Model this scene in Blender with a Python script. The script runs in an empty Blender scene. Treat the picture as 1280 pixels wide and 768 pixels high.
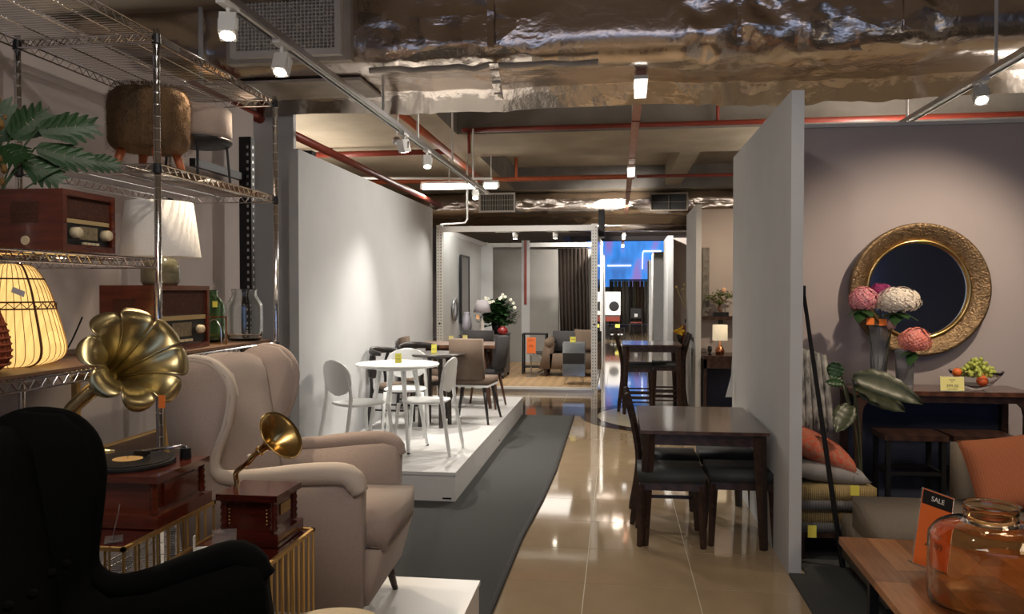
import bpy, bmesh, math, random
from math import sin, cos, pi, radians as R
from mathutils import Vector as V, Matrix, noise

SC = bpy.context.scene
COL = SC.collection
random.seed(7)

# ------------------------------------------------------------------ camera
cam = bpy.data.cameras.new('camera')
cam.sensor_width = 36.0
cam.lens = 36.0 * 1000.0 / 1280.0
cam.clip_start = 0.05
cam.clip_end = 200
co = bpy.data.objects.new('camera', cam)
COL.objects.link(co)
co.location = (0, 0, 1.64)
co.rotation_euler = (R(90 - 1.136), 0, R(7.52))
SC.camera = co

# ------------------------------------------------------------------ world, exposure
SC.view_settings.view_transform = 'Standard'
SC.view_settings.look = 'None'
SC.view_settings.gamma = 1
SC.view_settings.use_curve_mapping = False
SC.view_settings.exposure = .90
w = bpy.data.worlds.new('world')
SC.world = w
w.use_nodes = True
w.node_tree.nodes['Background'].inputs[0].default_value = (.42, .55, .85, 1)
w.node_tree.nodes['Background'].inputs[1].default_value = .6


def area(name, loc, rot, sx, sy, power, color):
    l = bpy.data.lights.new(name, 'AREA')
    l.shape = 'RECTANGLE'; l.size = sx; l.size_y = sy
    l.energy = power; l.color = color
    o = bpy.data.objects.new(name, l); COL.objects.link(o)
    o.location = loc; o.rotation_euler = rot
    return o


def spot(name, loc, target, power, color=(1, .84, .66), ang=60, blend=.6, size=.04):
    l = bpy.data.lights.new(name, 'SPOT')
    l.energy = power; l.color = color
    l.spot_size = R(ang); l.spot_blend = blend; l.shadow_soft_size = size
    o = bpy.data.objects.new(name, l); COL.objects.link(o)
    o.location = loc
    d = V(target) - V(loc)
    o.rotation_euler = d.to_track_quat('-Z', 'Y').to_euler()
    return o


# daylight through the shopfront behind the camera
area('shopfront_daylight', (0.5, -5.9, 1.9), (R(-90), 0, 0), 9.0, 2.4, 180, (.36, .52, 1.0))
WARM = (1, .80, .58)
NEUT = (1, .925, .83)
# (head position, target, watts, colour, cone)
SPOTS_L = [((-2.0, 3.935, 3.0), (-1.75, 3.1, 1.0), 75, WARM, 62), ((-2.0, 4.6, 2.99), (-2.0, 3.5, .8), 55, WARM, 66),
           ((-2.0, 7.37, 3.0), (-1.6, 8.0, .2), 50, NEUT, 88), ((-2.0, 8.3, 3.0), (-1.6, 7.2, .2), 110, NEUT, 88),
           ((-2.0, 11.2, 3.0), (-1.7, 9.2, .4), 100, NEUT, 88)]
SPOTS_R = [((2.5, 4.4, 3.0), (1.95, 5.9, 1.2), 72, WARM, 80), ((2.5, 5.97, 3.0), (2.2, 4.0, .4), 5, WARM, 70)]
FILL_SPOTS = [  # unseen fill spots added to brighten the hall, without fittings
    ((-.3, 9.3, 3.3), (-1.2, 8.0, 0), 50, NEUT, 130),
    ((.15, 3.0, 3.3), (.4, 5.6, .3), 26, NEUT, 110),
    ((.18, 8.6, 3.3), (-2.7, 7.6, 1.4), 120, NEUT, 105),
    ((-.6, 2.2, 3.3), (-2.7, 4.4, 1.6), 26, NEUT, 80),
    ((2.3, 9.3, 3.0), (1.6, 11.4, 1.3), 70, WARM, 75),
    ((.0, 16.0, 3.3), (.4, 22.0, .3), 300, NEUT, 120),
    ((.3, 24.0, 3.3), (.4, 32.0, .6), 600, NEUT, 120),
    ((1.9, 1.4, 3.3), (1.5, 3.6, .6), 14, WARM, 90),
]
for i, (p, t, e, c, a) in enumerate(FILL_SPOTS):
    spot('fill_spot', p, t, e, c, a, .8, .05)
area('fill_area', (-4.6, 9.5, 2.9), (R(180), 0, 0), .3, 6.5, 55, NEUT)  # this and the next areas: added fill for hall and ceiling, no fittings
area('fill_area', (3.6, 10.0, 2.9), (R(180), 0, 0), .3, 7.0, 130, NEUT)
area('fill_area', (-.6, 1.0, 3.3), (0, 0, 0), 1.6, .5, 15, NEUT)
area('fill_area', (3.3, 2.0, 3.3), (0, 0, 0), .5, 2.0, 16, WARM)
area('fill_area', (-.2, -.8, 3.0), (R(180), 0, 0), 2.5, 1.2, 34, (1, .74, .52))  # added uplight warming the ceiling that the duct foil reflects
spot('fill_spot', (-1.0, 9.4, 3.35), (-1.6, 12.9, 1.6), 150, NEUT, 70, .8, .12)  # added fill for the booth front, no fitting here

# ------------------------------------------------------------------ materials
MATS = {}


def mat(name, col=(.5, .5, .5), rough=.6, metal=0, nscale=0, namt=.0, col2=None, bump=0, bscale=None,
        trans=0, ior=1.45, emit=None, estr=0, coat=0, sheen=0, stretch=None, wave=None, spec=None, detail=4):
    if name in MATS: return MATS[name]
    m = bpy.data.materials.new(name); m.use_nodes = True
    nt = m.node_tree; b = nt.nodes['Principled BSDF']
    b.inputs['Base Color'].default_value = (*col, 1)
    b.inputs['Roughness'].default_value = rough
    b.inputs['Metallic'].default_value = metal
    b.inputs['Transmission Weight'].default_value = trans
    b.inputs['IOR'].default_value = ior
    b.inputs['Coat Weight'].default_value = coat
    b.inputs['Coat Roughness'].default_value = .08
    b.inputs['Sheen Weight'].default_value = sheen
    if spec is not None: b.inputs['Specular IOR Level'].default_value = spec
    if emit:
        b.inputs['Emission Color'].default_value = (*emit, 1)
        b.inputs['Emission Strength'].default_value = estr
    tc = nt.nodes.new('ShaderNodeTexCoord'); mp = nt.nodes.new('ShaderNodeMapping')
    nt.links.new(tc.outputs['Object'], mp.inputs[0])
    if stretch: mp.inputs['Scale'].default_value = stretch
    if wave:
        n = nt.nodes.new('ShaderNodeTexWave'); n.inputs['Scale'].default_value = wave[0]
        n.inputs['Distortion'].default_value = wave[1]; n.bands_direction = wave[2] if len(wave) > 2 else 'X'
        n.inputs['Detail'].default_value = 3
    else:
        n = nt.nodes.new('ShaderNodeTexNoise'); n.inputs['Scale'].default_value = nscale or 8
        n.inputs['Detail'].default_value = detail
    nt.links.new(mp.outputs[0], n.inputs['Vector'])
    fac = n.outputs['Fac']
    if col2 or namt:
        c2 = col2 or tuple(c * (1 - namt) for c in col)
        r = nt.nodes.new('ShaderNodeMixRGB')
        r.inputs[1].default_value = (*col, 1); r.inputs[2].default_value = (*c2, 1)
        mr = nt.nodes.new('ShaderNodeMapRange'); mr.inputs[1].default_value = .3; mr.inputs[2].default_value = .7
        nt.links.new(fac, mr.inputs[0]); nt.links.new(mr.outputs[0], r.inputs[0])
        nt.links.new(r.outputs[0], b.inputs['Base Color'])
    if bump:
        bn = nt.nodes.new('ShaderNodeTexNoise'); bn.inputs['Scale'].default_value = bscale or 60
        bn.inputs['Detail'].default_value = 3
        nt.links.new(mp.outputs[0], bn.inputs['Vector'])
        bp = nt.nodes.new('ShaderNodeBump'); bp.inputs['Strength'].default_value = bump
        bp.inputs['Distance'].default_value = .01
        nt.links.new(bn.outputs['Fac'], bp.inputs['Height']); nt.links.new(bp.outputs[0], b.inputs['Normal'])
    MATS[name] = m
    return m


white_wall = mat('painted_wall', (.58, .59, .60), .8, nscale=3, namt=.05, bump=.05, bscale=120)
beige_wall = mat('warm_wall', (.50, .44, .42), .85, nscale=3, namt=.06, bump=.05, bscale=120)
mauve_wall = mat('mauve_grey_wall', (.44, .39, .40), .85, nscale=3, namt=.05)
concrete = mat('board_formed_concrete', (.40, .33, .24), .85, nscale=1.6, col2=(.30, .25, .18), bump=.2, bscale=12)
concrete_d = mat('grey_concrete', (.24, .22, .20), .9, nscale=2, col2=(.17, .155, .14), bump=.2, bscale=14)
carpet_m = mat('charcoal_carpet', (.085, .088, .086), .95, nscale=240, col2=(.055, .058, .058), bump=.5, bscale=400)
carpet_e = mat('carpet_binding', (.03, .028, .026), .8, bump=.2)
tile_m = mat('polished_tile', (.46, .345, .215), .05, nscale=5, col2=(.42, .31, .19), coat=.5, spec=.6)
grout_m = mat('tile_grout', (.62, .56, .44), .5)
inlay_d = mat('brown_inlay', (.045, .026, .017), .09, nscale=6, namt=.3)
inlay_l = mat('cream_inlay', (.62, .56, .42), .08, nscale=6, namt=.1, coat=.4)
white_lam = mat('white_laminate', (.80, .80, .79), .35, nscale=5, namt=.03)
white_met = mat('white_powdercoat', (.78, .78, .76), .4)
white_pl = mat('white_plastic', (.84, .85, .84), .35)
chrome = mat('chrome', (.78, .78, .80), .12, 1)
dark_met = mat('black_metal', (.018, .018, .020), .45, .4)
steel = mat('brushed_steel', (.55, .55, .56), .3, 1, bump=.05)
brass = mat('brass', (.72, .50, .20), .25, 1, nscale=9, namt=.25)
brass_old = mat('antique_brass', (.68, .56, .29), .33, 1, nscale=7, col2=(.44, .37, .20))
gold_fr = mat('gold_frame_paint', (.70, .47, .18), .35, .85)
red_paint = mat('fire_pipe_red', (.27, .045, .028), .4, nscale=6, namt=.2)
orange_p = mat('orange_conduit', (.52, .12, .045), .45, nscale=6, namt=.2)
tray_m = mat('cable_tray_salmon', (.46, .23, .16), .5, nscale=6, namt=.2)
foil_m = mat('aluminium_foil', (.72, .63, .56), .24, 1, bump=.45, bscale=16)
def crease(m, strength, dist):   # sharp foil creases: facets of a stretched Voronoi added before the fine relief
    nt = m.node_tree; b = nt.nodes['Principled BSDF']; old = b.inputs['Normal'].links[0].from_node
    tc = nt.nodes.new('ShaderNodeTexCoord'); mp = nt.nodes.new('ShaderNodeMapping'); mp.inputs['Scale'].default_value = (3.2, 5.0, 6.5); mp.inputs['Rotation'].default_value = (0, .5, 0)
    wn = nt.nodes.new('ShaderNodeTexNoise'); wn.inputs['Scale'].default_value = 2.5
    mx = nt.nodes.new('ShaderNodeMixRGB'); mx.inputs[0].default_value = .25
    vo = nt.nodes.new('ShaderNodeTexVoronoi'); vo.feature = 'F1'; vo.inputs['Scale'].default_value = 1.0
    ms = nt.nodes.new('ShaderNodeTexNoise'); ms.inputs['Scale'].default_value = .9; ms.inputs['Detail'].default_value = 0
    mr = nt.nodes.new('ShaderNodeMapRange'); mr.inputs[1].default_value = .42; mr.inputs[2].default_value = .62; mr.inputs[3].default_value = .12; mr.inputs[4].default_value = 1
    mu = nt.nodes.new('ShaderNodeMath'); mu.operation = 'MULTIPLY'
    bp = nt.nodes.new('ShaderNodeBump'); bp.inputs['Strength'].default_value = strength; bp.inputs['Distance'].default_value = dist
    nt.links.new(tc.outputs['Object'], mp.inputs[0]); nt.links.new(mp.outputs[0], mx.inputs[1]); nt.links.new(mp.outputs[0], wn.inputs['Vector']); nt.links.new(wn.outputs['Color'], mx.inputs[2])
    nt.links.new(mx.outputs[0], vo.inputs['Vector']); nt.links.new(tc.outputs['Object'], ms.inputs['Vector']); nt.links.new(ms.outputs['Fac'], mr.inputs[0])
    nt.links.new(vo.outputs['Distance'], mu.inputs[0]); nt.links.new(mr.outputs[0], mu.inputs[1])
    nt.links.new(mu.outputs[0], bp.inputs['Height']); nt.links.new(old.outputs[0], bp.inputs['Normal']); nt.links.new(bp.outputs[0], b.inputs['Normal'])


crease(foil_m, .8, .05)
foil_w = mat('white_insulation', (.62, .56, .48), .6, nscale=4, namt=.35, bump=.4, bscale=20)
grille_m = mat('grille_aluminium', (.88, .85, .78), .5)
black_in = mat('dark_void', (.012, .012, .012), .9)
walnut = mat('espresso_wood', (.055, .028, .020), .35, wave=(3, 6), col2=(.032, .016, .012), stretch=(1, 8, 8), coat=.2)
brownwood = mat('walnut_wood', (.16, .065, .035), .4, wave=(3, 5), col2=(.09, .038, .022), stretch=(8, 8, 1))
cherry = mat('cherry_lacquer', (.15, .028, .010), .18, nscale=5, col2=(.075, .013, .006), stretch=(1, 1, 7), coat=.7)
mahog = mat('mahogany_lacquer', (.085, .012, .008), .2, nscale=6, col2=(.045, .007, .005), stretch=(1, 1, 6), coat=.8)
acacia = mat('acacia_wood', (.50, .225, .085), .4, nscale=7, col2=(.36, .145, .055), stretch=(7, .8, 1))
acacia_d = mat('acacia_dark', (.31, .135, .055), .4, nscale=7, col2=(.21, .085, .035), stretch=(7, .8, 1))
board_m = mat('shelf_board', (.19, .10, .055), .5, wave=(2, 4), col2=(.12, .06, .033), stretch=(8, 1, 1))
oakfloor = mat('pale_oak_floor', (.55, .37, .20), .4, wave=(2, 4), col2=(.45, .29, .15), stretch=(1, 9, 1))
beige_fab = mat('taupe_linen', (.40, .315, .275), .92, nscale=220, col2=(.33, .26, .225), bump=.35, bscale=350, sheen=.25)
beige_pp = mat('cream_piping', (.60, .52, .45), .8, bump=.2, bscale=300)
black_fab = mat('charcoal_upholstery', (.0035, .0038, .0038), .98, spec=.12, nscale=200, namt=.3, bump=.3, bscale=350)
pouf_fab = mat('sand_fabric', (.66, .56, .40), .9, nscale=200, namt=.15, bump=.4, bscale=300)
brown_fab = mat('brown_tweed', (.215, .155, .115), .95, nscale=150, namt=.3, bump=.3, bscale=300)
grey_fab = mat('grey_tweed', (.085, .080, .082), .95, nscale=150, namt=.3, bump=.3, bscale=300)
teal_fab = mat('slate_seat_vinyl', (.045, .05, .052), .6, nscale=80, namt=.2, bump=.15, bscale=200)
sofa_fab = mat('greige_sofa_fabric', (.30, .25, .195), .95, nscale=180, namt=.2, bump=.3, bscale=300)
orange_fab = mat('terracotta_cushion', (.60, .20, .09), .95, wave=(26, .3), col2=(.53, .17, .075), bump=.5, bscale=240)
fur_m = mat('brown_fur', (.20, .115, .05), 1, nscale=9, col2=(.07, .042, .022), bump=1, bscale=120, stretch=(1, 1, .5))
shade_m = mat('lamp_shade_linen', (.82, .80, .77), .9, nscale=150, namt=.1, bump=.1)
leaf_m = mat('green_leaf', (.022, .068, .017), .45, nscale=8, col2=(.012, .038, .010))
leaf_d = mat('dull_leaf', (.028, .04, .02), .4, nscale=8, col2=(.075, .08, .045), stretch=(1, 12, 1))
glass_c = mat('clear_glass', (.93, .97, .97), .02, trans=1, ior=1.45)
glass_g = mat('green_glass', (.40, .58, .36), .03, trans=1, ior=1.45)
glass_a = mat('amber_glass', (.90, .70, .47), .03, trans=1, ior=1.45)
glass_s = mat('smoky_glass', (.66, .70, .74), .06, trans=.85, ior=1.4, bump=.4, bscale=30)
acryl = mat('acrylic', (.92, .93, .95), .05, trans=.9, ior=1.3)
yellow_c = mat('yellow_card', (.85, .78, .12), .6)
paleyel_c = mat('pale_yellow_card', (.86, .80, .32), .6)
orange_c = mat('orange_card', (.80, .17, .035), .5, nscale=5, namt=.1)
ink = mat('print_ink', (.05, .045, .04), .6)
ink_s = mat('grey_print', (.22, .20, .10), .6)
redtag = mat('orange_tag', (.85, .20, .03), .6)
mirror_m = mat('mirror_glass', (.80, .83, .88), .02, 1)
white_l = mat('lamp_lens', (1, .95, .85), .5, emit=(1, .90, .74), estr=22)
tube_l = mat('fluorescent_glass', (1, 1, .95), .5, emit=(1, .97, .88), estr=9)
tray_l = mat('lamp_diffuser', (1, 1, .95), .3, emit=(1, .97, .9), estr=1.6)


# ------------------------------------------------------------------ mesh helpers
def B(): return bmesh.new()


def obj(name, bm, m, parent=None, smooth=False, kind=None, sub=0, bevel=0, label=None, loc=None, rot=None, seg=2):
    if bevel:
        es = [e for e in bm.edges if len(e.link_faces) == 2 and e.calc_face_angle(0) > .6]
        bmesh.ops.bevel(bm, geom=es, offset=bevel, segments=seg, profile=.6, affect='EDGES', clamp_overlap=True)
    bmesh.ops.recalc_face_normals(bm, faces=bm.faces[:])
    me = bpy.data.meshes.new(name)
    bm.to_mesh(me); bm.free()
    if smooth:
        me.polygons.foreach_set('use_smooth', [True] * len(me.polygons))
    me.materials.append(m)
    o = bpy.data.objects.new(name, me); COL.objects.link(o)
    if parent: o.parent = parent
    if kind: o['kind'] = kind
    if label: o['label'] = label
    if loc: o.location = loc
    if rot: o.rotation_euler = rot
    if sub:
        s = o.modifiers.new('sub', 'SUBSURF'); s.levels = sub; s.render_levels = sub
    return o


def thing(name, label, cat, loc=(0, 0, 0), rz=0, group=None, rot=None):
    o = bpy.data.objects.new(name, None); COL.objects.link(o)
    o.location = loc; o.rotation_euler = rot or (0, 0, rz)
    o.empty_display_size = .1
    o['label'] = label; o['category'] = cat
    if group: o['group'] = group
    return o


def tag(o, label, cat, group=None):
    o['label'] = label; o['category'] = cat
    if group: o['group'] = group
    return o


def kids(o): return [c for c in bpy.data.objects if c.parent == o]


def dup(root, loc, rz=0, label=None, group=None, rot=None):
    r = root.copy(); COL.objects.link(r)
    r.location = loc; r.rotation_euler = rot or (0, 0, rz)
    if label: r['label'] = label
    if group: r['group'] = group
    for ch in kids(root):
        c = ch.copy(); COL.objects.link(c); c.parent = r
        for g in kids(ch):
            d = g.copy(); COL.objects.link(d); d.parent = c
    return r


def box(bm, x0, x1, y0, y1, z0, z1, M=None):
    vs = [bm.verts.new(V(p)) for p in
          ((x0, y0, z0), (x1, y0, z0), (x1, y1, z0), (x0, y1, z0), (x0, y0, z1), (x1, y0, z1), (x1, y1, z1), (x0, y1, z1))]
    for f in ((0, 3, 2, 1), (4, 5, 6, 7), (0, 1, 5, 4), (1, 2, 6, 5), (2, 3, 7, 6), (3, 0, 4, 7)):
        bm.faces.new([vs[i] for i in f])
    if M is not None:
        for v in vs: v.co = M @ v.co
    return vs


def bx(x0, x1, y0, y1, z0, z1, M=None):
    bm = B(); box(bm, x0, x1, y0, y1, z0, z1, M); return bm


def frame_axes(d):
    d = d.normalized()
    a = V((0, 0, 1)) if abs(d.z) < .9 else V((1, 0, 0))
    u = d.cross(a).normalized()
    return u, d.cross(u).normalized()


def tube(bm, pts, r, n=8, cap=True, flat=1.0):
    pts = [V(p) for p in pts]
    rs = r if isinstance(r, (list, tuple)) else [r] * len(pts)
    rings = []
    u = None
    for i, p in enumerate(pts):
        if i == 0: d = pts[1] - p
        elif i == len(pts) - 1: d = p - pts[i - 1]
        else: d = (pts[i + 1] - p).normalized() + (p - pts[i - 1]).normalized()
        d = d.normalized()
        if u is None: u, w_ = frame_axes(d)
        else:
            u = (u - d * u.dot(d)).normalized(); w_ = d.cross(u)
        rings.append([bm.verts.new(p + u * cos(2 * pi * k / n) * rs[i] + w_ * sin(2 * pi * k / n) * rs[i] * flat) for k in range(n)])
    for a, b in zip(rings, rings[1:]):
        for k in range(n):
            bm.faces.new((a[k], a[(k + 1) % n], b[(k + 1) % n], b[k]))
    if cap:
        bm.faces.new(rings[0][::-1]); bm.faces.new(rings[-1])
    return rings


def bez(p0, p1, p2, p3, n=10):
    p0, p1, p2, p3 = map(V, (p0, p1, p2, p3))
    return [p0 * (1 - t) ** 3 + 3 * p1 * t * (1 - t) ** 2 + 3 * p2 * t * t * (1 - t) + p3 * t ** 3 for t in [i / n for i in range(n + 1)]]


def smoothpath(pts, n=6):
    pts = [V(p) for p in pts]; out = []
    for i in range(len(pts) - 1):
        p0 = pts[max(i - 1, 0)]; p1 = pts[i]; p2 = pts[i + 1]; p3 = pts[min(i + 2, len(pts) - 1)]
        for k in range(n):
            t = k / n
            out.append(.5 * ((2 * p1) + (p2 - p0) * t + (2 * p0 - 5 * p1 + 4 * p2 - p3) * t * t + (3 * p1 - p0 - 3 * p2 + p3) * t ** 3))
    out.append(pts[-1])
    return out


def lathe(bm, prof, n=32, M=None, cap=False):
    rings = []
    for r, z in prof:
        if r < 1e-6:
            v = bm.verts.new((0, 0, z)); rings.append([v])
        else:
            rings.append([bm.verts.new((r * cos(2 * pi * k / n), r * sin(2 * pi * k / n), z)) for k in range(n)])
    for a, b in zip(rings, rings[1:]):
        for k in range(n):
            k2 = (k + 1) % n
            if len(a) == 1 and len(b) == 1: continue
            if len(a) == 1: bm.faces.new((a[0], b[k2], b[k]))
            elif len(b) == 1: bm.faces.new((a[k], a[k2], b[0]))
            else: bm.faces.new((a[k], a[k2], b[k2], b[k]))
    if M is not None:
        for ring in rings:
            for v in ring: v.co = M @ v.co
    return rings


def prism(bm, outline, y0, y1, M=None):
    a = [bm.verts.new((x, y0, z)) for x, z in outline]
    b = [bm.verts.new((x, y1, z)) for x, z in outline]
    n = len(a)
    bm.faces.new(a); bm.faces.new(b[::-1])
    for i in range(n): bm.faces.new((a[i], b[i], b[(i + 1) % n], a[(i + 1) % n]))
    if M is not None:
        for v in a + b: v.co = M @ v.co


def aim(loc, d, up=(0, 0, 1)):
    d = V(d).normalized()
    return Matrix.Translation(V(loc)) @ d.to_track_quat('Z', 'Y').to_matrix().to_4x4()


def cushion(bm, w, h, t, n=14, M=None, pinch=.12):
    for s in (1, -1):
        g = {}
        for i in range(n + 1):
            for j in range(n + 1):
                u = -1 + 2 * i / n; v = -1 + 2 * j / n
                e = (1 - u ** 4) * (1 - v ** 4)
                z = s * t / 2 * max(e, 0) ** .5
                k = 1 - pinch * (1 - abs(u * v)) * (max(abs(u), abs(v)) ** 3)
                co_ = V((u * w / 2 * (1 - pinch * (1 - v * v) * u * u * .5 * 0 - pinch * (v * v - 1) * 0), v * h / 2, z))
                co_.x *= 1 - pinch * .5 * (1 - v * v); co_.y *= 1 - pinch * .5 * (1 - u * u)
                if M is not None: co_ = M @ co_
                g[i, j] = bm.verts.new(co_)
        for i in range(n):
            for j in range(n):
                f = (g[i, j], g[i + 1, j], g[i + 1, j + 1], g[i, j + 1])
                bm.faces.new(f if s > 0 else f[::-1])
    bmesh.ops.remove_doubles(bm, verts=bm.verts[:], dist=1e-5)


def text(s, size, m, parent, loc, rot, name='lettering'):
    c = bpy.data.curves.new(name, 'FONT'); c.body = s; c.size = size; c.align_x = 'CENTER'; c.align_y = 'CENTER'
    c.extrude = .0004
    t = bpy.data.objects.new('tmp', c); COL.objects.link(t)
    dg = bpy.context.evaluated_depsgraph_get()
    me = bpy.data.meshes.new_from_object(t.evaluated_get(dg))
    bpy.data.objects.remove(t)
    me.name = name
    me.materials.clear(); me.materials.append(m)
    o = bpy.data.objects.new(name, me); COL.objects.link(o); o.parent = parent
    o.location = loc; o.rotation_euler = rot
    return o


def struct(name, bm, m, **k):
    return obj(name, bm, m, kind='structure', **k)


# ------------------------------------------------------------------ floor
XW, XE, YN, YF = -6.5, 9.0, -6.0, 40.0
fl = struct('floor', bx(XW, XE, YN, YF, -.12, -.0015), grout_m)
me_t = {}


def tile(x0, y0, x1, y1, m=tile_m, z=0.0):
    key = (round(x1 - x0, 3), round(y1 - y0, 3), m.name)
    if key not in me_t:
        bm = bx(0, x1 - x0, 0, y1 - y0, -.012, 0)
        o = obj('tile', bm, m, fl, bevel=.0012, seg=1)
        me_t[key] = o.data
    else:
        o = bpy.data.objects.new('tile', me_t[key]); COL.objects.link(o); o.parent = fl
    o.location = (x0, y0, z)


T, g = .61, .0026
ys = [4.47 - T * 5 + T * k for k in range(0, 16)]
for y in ys:
    if y + T > 10.56: break
    for x in (-.788, -.178, .432):
        tile(x + g, y + g, x + T - g, y + T - g)
ylast = y
# beyond: tiles joined
bm = B()
yy = y
while yy < 39:
    x = -.788 - T * 9
    while x < 8.5:
        if not (yy < y and -.8 < x < 1.0):
            vs = box(bm, x + g, x + T - g, yy + g, yy + T - g, -.012, 0)
        x += T
    yy += T
far_t = obj('distant_tiles', bm, tile_m, fl, kind='stuff')
# inlay: dark band and ring around a cream disc
struct('floor_inlay_band', bx(-3.2, -.36, 10.5, 11.35, -.01, .0012), inlay_d)
bm = B()
N = 96
cx, cy = .80, 10.55
def ringface(bm, r0, r1, z0, z1):
    A = [[bm.verts.new((cx + r * cos(2 * pi * k / N), cy + r * sin(2 * pi * k / N), z)) for k in range(N)] for r, z in ((r0, z0), (r1, z0), (r1, z1), (r0, z1))]
    for i in range(4):
        a, b = A[i], A[(i + 1) % 4]
        for k in range(N): bm.faces.new((a[k], a[(k + 1) % N], b[(k + 1) % N], b[k]))
ringface(bm, 1.06, 1.28, -.01, .0022)
struct('floor_inlay_ring', bm, inlay_d)
bm = B()
lathe(bm, [(0, -.01), (1.06, -.01), (1.06, .0018), (0, .0018)], N, Matrix.Translation((cx, cy, 0)))
struct('floor_inlay_disc', bm, inlay_l)

# carpets
t = thing('carpet', 'long charcoal carpet strip between the white platform and the glossy tiles', 'carpet')
bm = B()
edge = [(-.66, -2.0), (-.655, 3.9), (-.645, 5.2), (-.60, 6.2), (-.575, 7.2), (-.58, 8.5), (-.585, 10.44)]
L = [bm.verts.new((-2.70, y_, .0)) for x_, y_ in edge]; Rr = [bm.verts.new((x_, y_, .0)) for x_, y_ in edge]
L2 = [bm.verts.new((-2.70, y_, .012)) for x_, y_ in edge]; R2 = [bm.verts.new((x_, y_, .012)) for x_, y_ in edge]
for i in range(len(edge) - 1):
    bm.faces.new((L2[i], R2[i], R2[i + 1], L2[i + 1])); bm.faces.new((Rr[i], Rr[i + 1], R2[i + 1], R2[i]))
    bm.faces.new((L[i], Rr[i], Rr[i + 1], L[i + 1]))
bm.faces.new((L[-1], Rr[-1], R2[-1], L2[-1])); bm.faces.new((L[0], L2[0], R2[0], Rr[0]))
obj('pile', bm, carpet_m, t)
bm = B()
tube(bm, [(x_ + .012, y_, .009) for x_, y_ in edge], .02, 8, flat=.55)
obj('binding', bm, carpet_e, t)
t = thing('carpet', 'dark carpet under the sofa and coffee table right of the partition', 'carpet')
obj('pile', bx(1.085, 6.0, -2, 5.9, 0, .012), carpet_m, t)
obj('pile', bx(.985, 1.085, -2, 4.76, 0, .012), carpet_m, t)

# ------------------------------------------------------------------ walls and partitions
struct('wall_left', bx(XW - .1, XW, YN, YF, 0, 4.4), beige_wall)
struct('wall_right', bx(XE, XE + .1, YN, YF, 0, 4.4), beige_wall)
struct('wall_far', bx(XW, XE, YF, YF + .1, 0, 4.4), beige_wall)
bm = B()
box(bm, XW, -4.2, YN - .1, YN, 0, 4.4); box(bm, 5.2, XE, YN - .1, YN, 0, 4.4)
box(bm, -4.2, 5.2, YN - .1, YN, 0, .6); box(bm, -4.2, 5.2, YN - .1, YN, 3.2, 4.4)
struct('wall_back', bm, mat('slate_wall', (.17, .20, .30), .8))
bm = B()
for k in range(6):
    x = -4.2 + 9.4 * k / 5
    box(bm, x - .03, x + .03, YN - .06, YN - .02, .6, 3.2)
struct('window_1', bm, dark_met)
struct('wall_shelf_side', bx(-2.82, -2.745, -1, 5.79, 0, 2.98), beige_wall)
struct('wall_platform_side', bx(-2.64, -2.56, 6.2, 10.93, 0, 2.79), white_wall)
struct('wall_column', bx(-3.55, -2.935, 7.0, 7.06, 0, 3.335), white_wall)
struct('trim_1', bx(-2.95, -2.78, 7.1, 7.2, 0, 2.80), beige_wall)
struct('trim_2', bx(-2.95, -2.80, 7.1, 7.2, 2.80, 2.94), dark_met)
struct('wall_partition_near', bx(.985, 1.055, 4.77, 7.1, 0, 2.79), white_wall, bevel=.003)
struct('wall_partition_second', bx(1.03, 1.10, 10.85, 12.35, 0, 2.79), white_wall, bevel=.003)
struct('wall_partition_third', bx(1.03, 1.14, 16.85, 18.4, 0, 2.79), white_wall)
struct('wall_partition_fourth', bx(1.06, 1.36, 23.9, 25.5, 0, 2.79), white_wall)
struct('wall_partition_fifth', bx(1.15, 1.34, 30, 31.5, 0, 2.79), white_wall)
struct('wall_mirror_side', bx(1.055, 4.6, 5.95, 6.03, 0, 2.80), mauve_wall)
struct('trim_3', bx(1.055, 4.6, 5.93, 6.05, 2.80, 2.825), white_wall)
struct('wall_second_bay', bx(1.10, 4.8, 11.5, 11.58, 0, 2.79), beige_wall)
struct('wall_third_bay', bx(1.14, 4.8, 17.6, 17.7, 0, 2.79), beige_wall)
struct('wall_aisle_left', bx(-.55, -.42, 24.0, 27.5, 0, 2.75), white_wall)

# ------------------------------------------------------------------ ceiling with coffers
struct('ceiling', bx(XW, XE, YN, YF, 4.4, 4.5), concrete)
struct('ceiling_beam_left', bx(XW, -2.3, YN, YF, 3.9, 4.4), concrete)
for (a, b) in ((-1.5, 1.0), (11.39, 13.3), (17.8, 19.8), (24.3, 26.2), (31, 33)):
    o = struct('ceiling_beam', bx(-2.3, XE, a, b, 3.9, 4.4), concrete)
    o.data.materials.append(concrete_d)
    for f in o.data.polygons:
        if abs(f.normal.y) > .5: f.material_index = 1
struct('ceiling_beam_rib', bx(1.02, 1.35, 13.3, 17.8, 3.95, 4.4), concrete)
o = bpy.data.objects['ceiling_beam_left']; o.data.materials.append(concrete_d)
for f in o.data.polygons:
    if f.normal.x > .5: f.material_index = 1

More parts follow.
